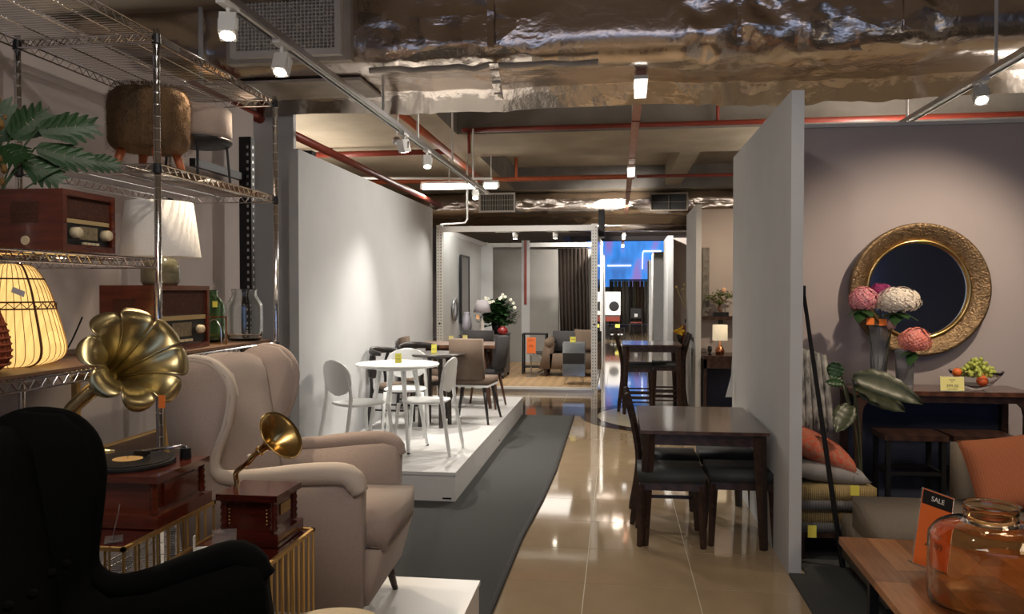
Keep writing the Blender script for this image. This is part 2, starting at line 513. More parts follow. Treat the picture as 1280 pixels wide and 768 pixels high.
# ------------------------------------------------------------------ foil wrapped air ducts
def foil_duct(name, label, x0, x1, y0, y1, z0, z1, crumple, rad=.16, step=.03, amp=1.0, m=foil_m):
    t = thing(name, label, 'air duct')
    bm = B()
    prof = []
    rr = rad
    def arc(cy_, cz_, a0, a1, k=7):
        for i in range(k + 1):
            a = a0 + (a1 - a0) * i / k
            prof.append((cy_ + rr * cos(a), cz_ + rr * sin(a)))
    arc(y0 + rr, z0 + rr, 1.5 * pi, pi)          # lower front
    nz = 14
    for i in range(1, nz): prof.append((y0, z0 + rr + (z1 - z0 - 2 * rr) * i / nz))
    arc(y0 + rr, z1 - rr, pi, .5 * pi)
    arc(y1 - .05, z1 - .05, .5 * pi, 0, 1)
    for i in range(1, 4): prof.append((y1, z1 - (z1 - z0) * i / 4))
    arc(y1 - .05, z0 + .05, 0, -.5 * pi, 1)
    for i in range(1, 10): prof.append((y1 - .05 - (y1 - y0 - .05 - rr) * i / 10, z0))
    nx = int((x1 - x0) / step)
    rings = []
    cyc, czc = (y0 + y1) / 2, (z0 + z1) / 2
    for i in range(nx + 1):
        x = x0 + (x1 - x0) * i / nx
        mask = .035
        for (c, wd, s) in crumple: mask += s * math.exp(-((x - c) / wd) ** 2)
        ring = []
        for (py, pz) in prof:
            p = V((x, py, pz))
            n1 = noise.noise(V((x * 1.1, py * 2, pz * 2)))
            n2 = 1 - 2 * abs(noise.noise(V((x * 5 + pz * 3, py * 5, pz * 4 + 7))))
            n3 = 1 - 2 * abs(noise.noise(V((x * 13 - pz * 8, py * 11, pz * 10 + 3))))
            dz = amp * (.018 * n1 + mask * ((.022 * n2 + .007 * n3)))
            d = V((0, py - cyc, pz - czc)).normalized()
            if py == y0: d = V((0, -1, 0))
            ring.append(bm.verts.new(p + d * dz))
        rings.append(ring)
    m_ = len(prof)
    for a, b in zip(rings, rings[1:]):
        for k in range(m_):
            bm.faces.new((a[k], a[(k + 1) % m_], b[(k + 1) % m_], b[k]))
    bm.faces.new(rings[0]); bm.faces.new(rings[-1][::-1])
    obj('foil_jacket', bm, m, t, smooth=True)
    return t


d1 = foil_duct('air_duct', 'large crumpled foil-wrapped air duct running across the front of the ceiling', -6.2, 6.4, 6.1, 7.0, 3.40, 4.30,
               [(-1.75, .28, .8), (-1.0, .18, 1.0), (.95, .4, 1.5), (1.55, .35, 1.5), (2.15, .25, 1.2), (-3.4, .3, .9), (-4.4, .4, .8), (.55, .15, .8)], rad=.22)
# joint bands and loose flaps
for x, wd in ((-.99, .05), (.86, .03), (2.02, .12), (3.5, .05)):
    obj('joint_tape', bx(x, x + wd, 6.055, 6.075, 3.5, 4.2), foil_m, d1, bevel=.004)
for x, L_ in ((-.95, .36), (1.72, .4)):
    bm = B(); M = Matrix.Translation((x, 6.12, 3.40)) @ Matrix.Rotation(R(-34 if x < 0 else 30), 4, 'X')
    for k in range(6):
        box(bm, -.035, .035, L_ * k / 6, L_ * (k + 1) / 6, -.012 - .01 * (k % 2), -.004, M)
    obj('loose_flap', bm, foil_m if x < 0 else foil_w, d1, bevel=.003)
obj('insulation_board', bx(-3.6, -2.08, 6.33, 7.02, 3.36, 3.385), foil_w, d1, bevel=.008)
bm = B(); 
for k in range(26):
    y_ = 6.12 + .012 * noise.noise(V((k * .9, 1, 0)))
tube(bm, [(-1.95 + k * .12, 6.16 + .03 * noise.noise(V((k * .7, 3, 0))), 3.385 + .03 * noise.noise(V((k * .8, 0, 5)))) for k in range(16)], [.022 + .012 * noise.noise(V((k, 9, 1))) for k in range(16)], 10)
obj('torn_edge', bm, foil_w, d1, smooth=True)


def grille(parent, x0, x1, y, z0, z1, nx, nz, border=.05, fm=grille_m):
    bm = B()
    for a in ((x0, x1, z0, z0 + border), (x0, x1, z1 - border, z1), (x0, x0 + border, z0 + border, z1 - border), (x1 - border, x1, z0 + border, z1 - border)):
        box(bm, a[0], a[1], y - .03, y + .03, a[2], a[3])
    f = obj('vent_frame', bm, fm, parent, bevel=.004, seg=1)
    bm = B(); box(bm, x0 + border, x1 - border, y + .05, y + .055, z0 + border, z1 - border)
    obj('vent_recess', bm, black_in, f)
    bm = B()
    for k in range(1, nx):
        x = x0 + border + (x1 - x0 - 2 * border) * k / nx
        box(bm, x - .0035, x + .0035, y - .012, y + .02, z0 + border, z1 - border)
    for k in range(1, nz):
        z = z0 + border + (z1 - z0 - 2 * border) * k / nz
        box(bm, x0 + border, x1 - border, y - .010, y + .018, z - .003, z + .003)
    obj('vent_grid', bm, fm, f, kind='stuff')


grille(d1, -3.02, -2.12, 6.0, 3.47, 4.05, 26, 17)
obj('vent_collar', bx(-3.08, -2.06, 6.03, 6.12, 3.44, 4.1), foil_w, d1)
d2 = foil_duct('air_duct', 'distant foil-wrapped air duct crossing above the display booth', -6.2, 6.4, 18.0, 18.7, 3.34, 3.86,
               [(-4, .5, .9), (-3.4, .3, 1.0), (-2.1, .2, 1.0), (-1.5, .25, 1.6), (-.1, .2, .8), (1.6, .2, 1.2), (2.1, .3, .9)], rad=.2, step=.05)
grille(d2, -3.12, -2.29, 17.9, 3.42, 3.86, 22, 3, .04)
grille(d2, .70, 1.52, 17.9, 3.40, 3.80, 2, 2, .03, mat('bronze_grille', (.16, .13, .10), .5, .4))
obj('lower_run', bx(-3.4, 2.6, 18.75, 19.1, 3.05, 3.30), foil_m, d2, bevel=.08, smooth=True)

# ------------------------------------------------------------------ pipes
def pipe(label, pts, r, m=red_paint, name='sprinkler_pipe', cat='pipe', heads=()):
    t = thing(name, label, cat)
    bm = B(); tube(bm, pts, r, 10)
    obj('pipe_run', bm, m, t, smooth=True)
    for p in heads:
        bm = B(); tube(bm, [(p[0], p[1], p[2]), (p[0], p[1], p[2] + p[3])], r * .7, 8)
        obj('riser', bm, m, t, smooth=True)
    return t


pipe('dark red pipe crossing in front of the first concrete beam', [(-2.2, 11.25, 3.93), (8.5, 11.25, 3.96)], .035, heads=((1.35, 11.25, 3.95, .35), (-2.1, 11.25, 3.6, .35)))
pipe('bright orange pipe crossing under the second ceiling bay', [(-5.9, 15.0, 3.74), (.3, 15.0, 3.76)], .045, orange_p, heads=((-1.9, 15.0, 3.76, .4),))
pipe('thin dark red pipe crossing beyond the hanging tray', [(.34, 15.0, 3.76), (8.4, 15.0, 3.76)], .03)
pipe('long orange pipe running diagonally down the left ceiling', [(-2.52, 6.9, 3.72), (-2.52, 15, 3.72)], .05, orange_p)
pipe('dark red pipe running along above the white wall', [(-3.25, 5.8, 3.22), (-3.25, 14.5, 3.22)], .045)
pipe('dark red pipe crossing the low left ceiling', [(-5.8, 12.2, 3.80), (-2.62, 12.2, 3.80)], .045, heads=((-4.5, 12.2, 3.8, .1),))
pipe('dark red pipe tucked under the left end of the big duct', [(-3.6, 7.45, 3.50), (-1.7, 7.45, 3.50)], .035, heads=((-2.4, 7.45, 3.5, .4),))
pipe('distant red pipe crossing the ceiling before the blue screen', [(-1.0, 21.0, 3.25), (2.4, 21.0, 3.25)], .05, heads=((-.6, 21.0, 3.25, 1.15), (2.0, 21.0, 3.25, 1.15)))
bm = B(); tube(bm, [(-3.3, 6.04, 2.6), (-3.3, 6.04, 4.3)], .02, 8)
tag(obj('conduit', bm, white_met, smooth=True), 'thin white vertical conduit left of the ceiling vent', 'conduit')
bm = B(); tube(bm, [(-2.45, 12.95, 3.88), (-2.45, 12.95, 2.82), (-2.49, 12.95, 2.76), (-2.9, 12.95, 2.74)], .014, 8)
tag(obj('conduit', bm, white_met, smooth=True), 'bent white conduit dropping to the top of the booth frame', 'conduit')
bm = B(); tube(bm, [(-4.2, 12.4, 3.45), (-1.95, 12.4, 3.40)], .02, 8)
tag(obj('conduit', bm, white_met, smooth=True), 'thin white conduit crossing below the left ceiling', 'conduit')

# ------------------------------------------------------------------ salmon hanging tray with lamps
tr = thing('cable_tray', 'narrow salmon cable tray running down the aisle ceiling', 'cable tray')
bm = B(); box(bm, .145, .215, 6.5, 31, 3.36, 3.40); box(bm, .140, .146, 6.5, 31, 3.36, 3.43); box(bm, .214, .22, 6.5, 31, 3.36, 3.43)
obj('tray_channel', bm, tray_m, tr)
for y in (8.2, 10.5, 14, 21, 27):
    bm = B(); box(bm, .135, .225, y, y + .03, 3.352, 3.362); obj('tray_clip', bm, red_paint, tr)
    bm = B(); tube(bm, [(.18, y, 3.42), (.18, y, 4.39)], .006, 6); obj('hanger_rod', bm, steel, tr)
lamp0 = None
for i, (y, lb) in enumerate(((6.6, 'nearest boxy lamp on the salmon tray, just under the big duct'), (11.2, 'second boxy lamp along the salmon tray'),
                             (20.3, 'third boxy lamp on the tray, beyond the far duct'), (24.8, 'fourth small boxy lamp along the tray'), (29.5, 'farthest tiny lamp at the end of the tray'))):
    if lamp0 is None:
        lamp0 = t = thing('tray_lamp', lb, 'lamp', (.18, y, 3.35), group='lamps along the ceiling tray')
        obj('housing', bx(-.055, .055, -.16, .16, -.03, 0), white_met, t, bevel=.004)
        bm = bx(-.047, .047, -.15, .15, -.11, -.03)
        obj('diffuser', bm, tray_l, t, bevel=.012)
    else:
        dup(lamp0, (.18, y, 3.35), 0, lb)

# ------------------------------------------------------------------ tracks and spotlights
def track(label, x, y0, y1, z):
    t = thing('lighting_track', label, 'lighting track')
    bm = B(); box(bm, x - .035, x + .035, y0, y1, z, z + .015); box(bm, x - .035, x - .026, y0, y1, z - .025, z); box(bm, x + .026, x + .035, y0, y1, z - .025, z)
    obj('rail', bm, steel, t)
    obj('conductor', bx(x - .012, x + .012, y0 + .02, y1 - .02, z - .02, z - .001), white_met, t)
    return t


tl = track('silver lighting track running along the left side of the hall', -2.0, .8, 12.2, 3.15)
for y in (3.2, 6.7, 7.9, 9.6, 11.0):
    bm = B(); tube(bm, [(-2.0, y, 3.16), (-2.0, y, 3.9 if y > 6 else 4.39)], .012, 8); obj('drop_rod', bm, white_met, tl)
trk = track('silver lighting track over the sofa and mirror corner', 2.5, 1.2, 7.7, 3.13)
for y in (4.5, 5.75, 7.4):
    bm = B(); tube(bm, [(2.5, y, 3.14), (2.5, y, 4.39 if y < 6 else 3.42)], .012, 8); obj('drop_rod', bm, white_met, trk)


def spothead(label, p, target, e, c, ang, lit=True, zt=3.13, group='track spotlights'):
    # box adaptor on the rail, yoke, square head with round lens
    t = thing('track_spotlight', label, 'spotlight', p, group=group)
    d = (V(target) - V(p)).normalized()
    obj('adaptor', bx(-.025, .025, -.08, .08, zt - .045 - p[2], zt - .005 - p[2]), white_met, t, bevel=.004)
    bm = B(); tube(bm, [(0, 0, zt - .04 - p[2]), (0, 0, .045)], .011, 8)
    box(bm, -.05, .05, -.012, .012, .04, .05); box(bm, -.052, -.046, -.012, .012, -.01, .05); box(bm, .046, .052, -.012, .012, -.01, .05)
    obj('yoke', bm, white_met, t)
    M = aim((0, 0, 0), d)
    bm = B(); box(bm, -.042, .042, -.042, .042, -.07, .05, M)
    h = obj('lamp_head', bm, white_met, t, bevel=.008)
    bm = B(); lathe(bm, [(0, .0525), (.034, .0525), (.036, .050)], 20, M)
    obj('lens', bm, white_l if lit else grille_m, t)
    if lit:
        q = V(p) + d * .062
        spot('track_beam', q, target, e, c, ang, .7, .03)
    return t


labL = ['lit white track spotlight nearest on the left, beside the air vent', 'second lit white track spotlight, below and right of the vent',
        'boxy white spotlight hanging from the middle of the left track', 'white spotlight next along the left track, before the fluorescent tube',
        'white spotlight at the far end of the left track']
for (p, t_, e, c, a), lb in zip(SPOTS_L, labL): spothead(lb, p, t_, e, c, a, zt=3.15)
labR = ['white track spotlight at the right edge, aimed at the mirror wall', 'boxy white spotlight hanging from the right track above the wall']
for (p, t_, e, c, a), lb in zip(SPOTS_R, labR): spothead(lb, p, t_, e, c, a, zt=3.13)
# glass globe sprinkler on rod
t = thing('globe_sensor', 'small glass globe hanging beside the left track', 'sensor', (-2.25, 8.0, 3.18))
bm = B(); bmesh.ops.create_uvsphere(bm, u_segments=16, v_segments=10, radius=.045); obj('globe', bm, steel, t, smooth=True)
bm = B(); tube(bm, [(0, 0, .04), (.02, 0, .3), (0, 0, .71)], .007, 6); obj('stem', bm, white_met, t)

# fluorescent battens
for (x0, x1, lb) in ((-3.28, -2.33, 'long glowing fluorescent tube above the left wall'), (-2.22, -1.97, 'short glowing fluorescent tube right of the long one')):
    t = thing('fluorescent_tube', lb, 'fluorescent lamp', ((x0 + x1) / 2, 13.2, 3.42))
    h = (x1 - x0) / 2
    bm = B(); tube(bm, [(-h + .03, 0, -.03), (h - .03, 0, -.03)], .042, 12); obj('tube', bm, tube_l, t, smooth=True)
    obj('batten', bx(-h, h, -.035, .035, .02, .06), white_met, t)
    for s in (-1, 1): obj('end_cap', bx(s * h - .015, s * h + .015, -.03, .03, -.06, .03), white_met, t)
    bm = B(); tube(bm, [(0, 0, .06), (0, 0, .48)], .01, 6); obj('hanger', bm, white_met, t)
area('fluorescent_light', (-2.7, 13.2, 3.3), (0, 0, 0), 1.2, .06, 30, (1, .96, .86))

# ------------------------------------------------------------------ platform and plinth
t = thing('display_platform', 'long low white platform along the left wall carrying the dining sets', 'platform')
obj('deck', bx(-2.555, -1.235, 6.03, 10.5, .215, .24), white_lam, t, bevel=.002)
obj('end_panel', bx(-2.55, -1.245, 6.04, 6.06, .013, .215), white_lam, t)
for k in range(3):
    y0 = 6.042 + k * 1.485
    obj('side_panel', bx(-1.262, -1.24, y0, y0 + 1.480, .013, .215), white_lam, t, bevel=.002)
obj('handle_slot', bx(-1.34, -1.27, 6.036, 6.041, .03, .042), dark_met, t)
obj('handle_slot', bx(-1.242, -1.237, 8.35, 8.40, .05, .062), dark_met, t)
t = thing('display_plinth', 'low white plinth under the wing armchairs and pouf', 'platform')
obj('deck', bx(-1.93, -.655, .8, 3.79, .22, .24), white_lam, t, bevel=.002)
obj('side_panel', bx(-.675, -.66, .81, 3.78, .013, .22), white_lam, t)
obj('end_panel', bx(-1.92, -.68, 3.765, 3.78, .013, .22), white_lam, t)
obj('end_panel', bx(-1.92, -.68, .81, .83, .013, .22), white_lam, t)


# ------------------------------------------------------------------ wing armchairs
def wing_chair(label, loc, rz, fab, pipm, top=1.13, wing=1.10, straight=False):
    t = thing('wing_armchair', label, 'armchair', loc, rz)
    k = wing / 1.10
    out = [(-.34, .15), (-.37, .45), (-.41, .80), (-.43, 1.02 * k), (-.40, 1.10 * k), (-.32, 1.135 * k), (-.235, 1.12 * k), (-.175, 1.06 * k), (-.155, .98 * k),
           (-.175, .88), (-.215, .79), (-.235, .72), (-.215, .665), (-.15, .645), (-.02, .655), (.15, .675), (.28, .685), (.335, .67), (.355, .62), (.35, .40), (.345, .15)]
    path0 = ((-.40, 1.085 * k), (-.32, 1.12 * k), (-.235, 1.105 * k), (-.18, 1.05 * k), (-.165, .98 * k), (-.185, .88), (-.222, .79), (-.238, .72), (-.215, .675), (-.13, .665), (.02, .675), (.18, .69), (.30, .685), (.345, .62))
    if straight:
        out = [(-.34, .15), (-.37, .45), (-.41, .80), (-.43, 1.02 * k), (-.40, 1.10 * k), (-.32, 1.135 * k), (-.22, 1.125 * k), (-.155, 1.07 * k), (-.13, .98 * k),
               (-.13, .88), (-.14, .78), (-.15, .68), (-.145, .62), (-.10, .585), (.0, .595), (.12, .635), (.23, .665), (.285, .655), (.305, .61), (.33, .40), (.345, .15)]
        path0 = ((-.40, 1.085 * k), (-.32, 1.12 * k), (-.22, 1.11 * k), (-.16, 1.055 * k), (-.14, .98 * k), (-.14, .88), (-.15, .78), (-.158, .69), (-.145, .64), (-.09, .605), (.01, .615), (.12, .65), (.23, .675), (.295, .61))
    for s in (-1, 1):
        bm = B(); y0, y1 = (.285, .365) if s > 0 else (-.365, -.285)
        prism(bm, out, y0, y1)
        for v in bm.verts:   # arms flare outwards a little towards the top and wings lean out
            v.co.y += s * .035 * max(0, v.co.z - .5)
        sd = obj('side_panel', bm, fab, t, bevel=.022, smooth=True, seg=3)
        # rolled edge following wing front and arm top
        path = smoothpath([(x, s * (.345 + .035 * max(0, z - .5)), z) for x, z in path0], 4)
        rr = []
        n = len(path)
        for i, p in enumerate(path):
            f = i / (n - 1)
            rr.append(.022 + .022 * (f > .55) * min(1, (f - .55) * 4) if f < .97 else .036)
        bm = B(); tube(bm, path, rr, 10)
        obj('rolled_edge', bm, pipm if s < 0 else fab, sd, smooth=True)
    # back
    bm = B()
    n, m_ = 14, 12
    for (off, sgn) in ((0, 1), (-.13, -1)):
        g_ = {}
        for i in range(n + 1):
            for j in range(m_ + 1):
                u = -1 + 2 * i / n; v = j / m_
                z = .38 + v * (top - .38 - .05 * abs(u) ** 2.5)
                x = -.175 - .11 * v + off + (.035 * (1 - u * u) * sin(pi * min(1, v * 1.15)) if sgn > 0 else 0)
                if j == m_: x = -.175 - .11 - .065 + (.045 if sgn > 0 else -.045)
                y = u * .30 * (1 - .02 * v)
                g_[i, j] = bm.verts.new((x, y, z))
        for i in range(n):
            for j in range(m_):
                f = (g_[i, j], g_[i + 1, j], g_[i + 1, j + 1], g_[i, j + 1])
                bm.faces.new(f)
        if sgn > 0: G1 = g_
        else: G2 = g_
    for i in range(n):
        bm.faces.new((G1[i, m_], G1[i + 1, m_], G2[i + 1, m_], G2[i, m_])); bm.faces.new((G1[i, 0], G1[i + 1, 0], G2[i + 1, 0], G2[i, 0]))
    for j in range(m_):
        for i in (0, n): bm.faces.new((G1[i, j], G1[i, j + 1], G2[i, j + 1], G2[i, j]))
    bk = obj('backrest', bm, fab, t, smooth=True)
    for q in range(5):
        y = -.2 + .1 * q
        bm = B(); bmesh.ops.create_uvsphere(bm, u_segments=10, v_segments=6, radius=.012)
        obj('button', bm, pipm, bk, smooth=True, loc=(-.172 + .028 * (1 - (y / .3) ** 2), y, .72 + .012 * (q % 2)))
    # cushion, T-front
    bm = B(); box(bm, -.18, .43, -.275, .275, .37, .50)
    es = [(v.co.x) for v in bm.verts]
    cu = obj('seat_cushion', bm, fab, t, bevel=.045, smooth=True, seg=4)
    bm = B(); tube(bm, smoothpath([(.36, -.28, .385), (.425, -.25, .38), (.437, 0, .38), (.425, .25, .38), (.36, .28, .385)], 4), .005, 6)
    obj('piping', bm, black_in if fab is black_fab else brown_fab, cu, smooth=True)
    obj('seat_base', bx(-.33, .34, -.285, .285, .15, .37), fab, t, bevel=.015, smooth=True)
    bm = B(); prism(bm, [(.33, .15), (.365, .16), (.415, .34), (.41, .375), (.33, .375)], -.30, .30)
    obj('front_panel', bm, fab, t, bevel=.012, smooth=True)
    for sx, sy in ((1, -1), (1, 1), (-1, -1), (-1, 1)):
        bm = B(); x, y = (.29 if sx > 0 else -.30), sy * .27
        tube(bm, [(x + sx * .045, y + sy * .03, 0), (x + sx * .01, y, .16)], [.013, .024], 10)
        obj('leg', bm, walnut, t, smooth=True)
    return t


wing_chair('taupe wing-back armchair with tufted back and cream rolled arms', (-1.35, 3.31, .24), R(3), beige_fab, beige_pp, 1.13, 1.11)
wing_chair('black wing-back armchair in the near left foreground', (-1.16, 1.66, .24), R(14), black_fab, black_fab, 1.09, 1.05, True)

# pouf
t = thing('pouf', 'round sand-coloured upholstered pouf at the bottom edge of the view', 'pouf', (-.86, 2.315, .24))
bm = B(); lathe(bm, [(0, .395), (.10, .392), (.165, .375), (.195, .34), (.205, .29), (.203, .10), (.19, .06), (0, .06)], 40)
obj('cushion_body', bm, pouf_fab, t, smooth=True)
bm = B(); tube(bm, [(.203 * cos(a * pi / 16), .203 * sin(a * pi / 16), .31) for a in range(33)], .005, 6); obj('piping', bm, pouf_fab, t, smooth=True)
for a in range(4):
    bm = B(); tube(bm, [(.14 * cos(pi / 4 + a * pi / 2), .14 * sin(pi / 4 + a * pi / 2), 0), (.12 * cos(pi / 4 + a * pi / 2), .12 * sin(pi / 4 + a * pi / 2), .07)], [.012, .018], 8)
    obj('leg', bm, walnut, t)


# ------------------------------------------------------------------ gold wire nesting tables
def wire_table(label, x0, x1, y0, y1, z, zb):
    t = thing('wire_side_table', label, 'side table', ((x0 + x1) / 2, (y0 + y1) / 2, zb), group='gold wire nesting tables')
    w_, d_, h = (x1 - x0) / 2, (y1 - y0) / 2, z - zb
    for nm, z0, z1 in (('upper_rim', h - .012, h), ('lower_rim', 0, .012)):
        bm = B()
        for a in ((-w_, w_, -d_, -d_ + .012), (-w_, w_, d_ - .012, d_), (-w_, -w_ + .012, -d_, d_), (w_ - .012, w_, -d_, d_)):
            box(bm, *a, z0, z1)
        obj(nm, bm, gold_fr, t)
    obj('table_top', bx(-w_ + .012, w_ - .012, -d_ + .012, d_ - .012, h - .014, h - .004), mahog, t)
    def rod(x, y):
        bm = B(); tube(bm, [(x, y, .01), (x, y, h - .01)], .0042, 6, cap=False); obj('wire_rod', bm, gold_fr, t)
    n = 9
    for k in range(n + 1):
        y = -d_ + .006 + (2 * d_ - .012) * k / n
        rod(-w_ + .006, y); rod(w_ - .006, y)
    n = 8
    for k in range(1, n):
        x = -w_ + .006 + (2 * w_ - .012) * k / n
        rod(x, -d_ + .006); rod(x, d_ - .006)
    return t


wire_table('larger gold wire side table under the big flower-horn gramophone', -1.90, -1.425, 2.15, 2.69, .89, .24)
wire_table('smaller gold wire side table under the little gramophone', -1.405, -1.075, 2.335, 2.74, .79, .24)


# ------------------------------------------------------------------ gramophones
def gram_box(t, w_, d_, h, m, zt=0):
    b = obj('case', bx(-w_, w_, -d_, d_, .035, h - .02), m, t, bevel=.006)
    obj('plinth_moulding', bx(-w_ - .025, w_ + .025, -d_ - .025, d_ + .025, 0, .04), m, t, bevel=.014, seg=3)
    obj('lid', bx(-w_ - .02, w_ + .02, -d_ - .02, d_ + .02, h - .022, h), m, t, bevel=.008, seg=3)
    for sx in (-1, 1):
        for sy in (-1, 1):
            bm = B(); n = 9
            lathe(bm, [(.010 + .004 * (k % 2), .045 + (h - .07) * k / n) for k in range(n + 1)], 10, Matrix.Translation((sx * w_, sy * d_, 0)))
            obj('corner_column', bm, m, t, smooth=True)
    return b


g1 = thing('gramophone', 'antique brass flower-horn gramophone in a cherry wood case', 'gramophone', (-1.620, 2.50, .89))
gram_box(g1, .165, .145, .165, cherry)
obj('side_carving', bx(.166, .172, -.10, .10, .055, .13), cherry, g1, bevel=.004)
bm = B(); lathe(bm, [(0, .165), (.150, .165), (.152, .172), (.150, .180), (0, .180)], 48, Matrix.Translation((-.02, 0, 0)))
pl = obj('platter', bm, dark_met, g1, smooth=False)
bm = B(); lathe(bm, [(.0, .1805), (.140, .1805), (.141, .183), (.0, .1835)], 48, Matrix.Translation((-.02, 0, 0))); rc = obj('record', bm, mat('vinyl', (.01, .01, .01), .25), pl)
bm = B(); lathe(bm, [(0, .1842), (.048, .1842), (.048, .1836)], 32, Matrix.Translation((-.02, 0, 0))); obj('record_label', bm, mat('record_paper', (.80, .50, .16), .6), pl)
bm = B(); tube(bm, [(-.02, 0, .18), (-.02, 0, .196)], .003, 8); obj('spindle', bm, chrome, pl)
bm = B(); tube(bm, smoothpath([(.12, .12, .165), (.12, .12, .205), (.07, .085, .206), (-.01, .06, .196)], 5), .006, 8)
ta = obj('tonearm', bm, chrome, g1, smooth=True)
bm = B(); lathe(bm, [(0, .16), (.02, .16), (.018, .2), (0, .2)], 12, Matrix.Translation((.12, .12, 0))); obj('tonearm_base', bm, dark_met, g1)
bm = B(); box(bm, -.03, .02, .05, .068, .186, .2); obj('cartridge', bm, dark_met, g1)


def lathe_horn(bm, M, prof, n=32): lathe(bm, prof, n, M)


# flower horn: petals as separate parts
mouth = V((-1.505, 2.36, 1.44)) - V((-1.625, 2.50, .89))
axis = V((.80, -.46, .40)).normalized()
LH = .25
throat = mouth - axis * LH
Mh = aim(throat, axis)
NP = 8
RM = .168
for q in range(NP):
    bm = B(); g_ = {}
    nu, nv = 10, 18
    for i in range(nu + 1):
        s = -1 + 2 * i / nu
        for j in range(nv + 1):
            v = j / nv
            vmax = 1.0 - .06 * abs(s) ** 3.0
            vv = v * vmax
            r = .020 + (RM - .020) * (.30 * vv + .70 * vv ** 2.3)
            z = LH * (1 - (1 - vv) ** 1.35)
            if vv > .80: z -= .9 * (vv - .80) ** 2 * (1 - .4 * s * s)
            bulge = .013 * (1 - s * s) * vv ** 1.3
            tip = max(0, (v - .80) / .20)
            sa = s * (1 - .09 * tip ** 2.2)
            a = 2 * pi * (q + .5 + sa * .5) / NP + .2
            rr = r + bulge * .8
            g_[i, j] = bm.verts.new(Mh @ V((rr * cos(a), rr * sin(a), z - bulge * .5)))
    for i in range(nu):
        for j in range(nv): bm.faces.new((g_[i, j], g_[i + 1, j], g_[i + 1, j + 1], g_[i, j + 1]))
    o = obj('petal', bm, brass_old, g1, smooth=True)
    so = o.modifiers.new('solid', 'SOLIDIFY'); so.thickness = .003
neck = smoothpath([throat + axis * .015, throat - axis * .06, throat - axis * .11 + V((-.01, -.02, -.015)), throat + V((-.17, .03, -.13)), throat + V((-.20, .04, -.24)), (-.16, .13, .168)], 6)
bm = B(); n = len(neck); tube(bm, neck, [.030 - .014 * i / n for i in range(n)], 12)
obj('horn_elbow', bm, brass_old, g1, smooth=True)
bm = B(); lathe(bm, [(.020, 0), (.027, .006), (.030, .016), (.027, .026), (.02, .03)], 16, aim(throat - axis * .03, axis)); obj('collar', bm, brass, g1, smooth=True)
obj('tag', bx(.200, .222, -.175, -.173, .385, .425), redtag, g1, label='small orange tag hanging under the horn')

g2 = thing('gramophone', 'small gramophone with a plain brass horn and mahogany box', 'gramophone', (-1.225, 2.615, .79))
gram_box(g2, .088, .082, .17, mahog)
obj('name_plate', bx(.089, .092, -.035, .045, .088, .125), brass, g2, label='small brass plate on the side of the box')
for s in (-1, 1):
    bm = B()
    for k in range(5): bmesh.ops.create_uvsphere(bm, u_segments=6, v_segments=4, radius=.0035, matrix=Matrix.Translation((.066 * s, -.089, .07 + .012 * k)))
    obj('bead_trim', bm, brass, g2, smooth=True)
hm = V((-1.118, 2.54, 1.155)) - V((-1.225, 2.615, .79))
ax2 = V((.80, -.22, .56)).normalized()
tm = hm - ax2 * .10
bm = B()
prof = [(.010 + .078 * (k / 14) ** 2.3, .11 * k / 14) for k in range(15)]
lathe(bm, prof, 28, aim(tm, ax2))
o = obj('horn', bm, brass, g2, smooth=True)
so = o.modifiers.new('solid', 'SOLIDIFY'); so.thickness = .003
bm = B(); tube(bm, smoothpath([tm + ax2 * .01, tm - ax2 * .03, tm - ax2 * .07 - V((0, 0, .01)), (-.108, .045, .21), (-.112, .06, .165), (-.105, .06, .10)], 6), .0095, 10)
obj('horn_elbow', bm, brass, g2, smooth=True)
bm = B(); lathe(bm, [(.010, -.01), (.017, -.004), (.017, .004), (.010, .01)], 14, aim(tm, ax2)); obj('collar', bm, brass, g2, smooth=True)


# ------------------------------------------------------------------ price cards
def acrylic_stand(label, loc, rz, w_=.06, h=.09, card=None, tilt=12, txt=None, tm_=ink, name='price_stand'):
    t = thing(name, label, 'price stand', loc, rz)
    bm = B(); box(bm, -w_ / 2, w_ / 2, -.02, .03, 0, .003)
    box(bm, -w_ / 2, w_ / 2, -.0015, .0015, 0, h, Matrix.Rotation(R(-tilt), 4, 'X'))
    obj('acrylic_holder', bm, acryl, t)
    if card:
        M = Matrix.Rotation(R(-tilt), 4, 'X')
        bm = B(); box(bm, -w_ / 2 + .003, w_ / 2 - .003, -.0032, -.0018, .004, h - .004, M)
        c = obj('card', bm, card, t)
        if txt:
            for (s, z, sz) in txt:
                p = M @ V((0, -.0042, z))
                text(s, sz, tm_, c, p, (R(90 - tilt), 0, 0))
    return t


acrylic_stand('clear acrylic price holder in front of the big gramophone', (-1.51, 2.22, .89), R(-58), .07, .10)
acrylic_stand('tilted acrylic price holder leaning before the small gramophone', (-1.265, 2.435, .79), R(20), .075, .075, tilt=20)
t = thing('hang_tag', 'white paper tag lying on the smaller wire table', 'tag', (-1.34, 2.46, .79), .3)
obj('paper', bx(-.035, .035, -.025, .025, .0, .003), white_pl, t)
obj('folded_flap', bx(-.035, -.032, -.025, .0, .0, .05), white_pl, t)

# ------------------------------------------------------------------ chrome wire shelving
SXF, SXB = -1.95, -2.60


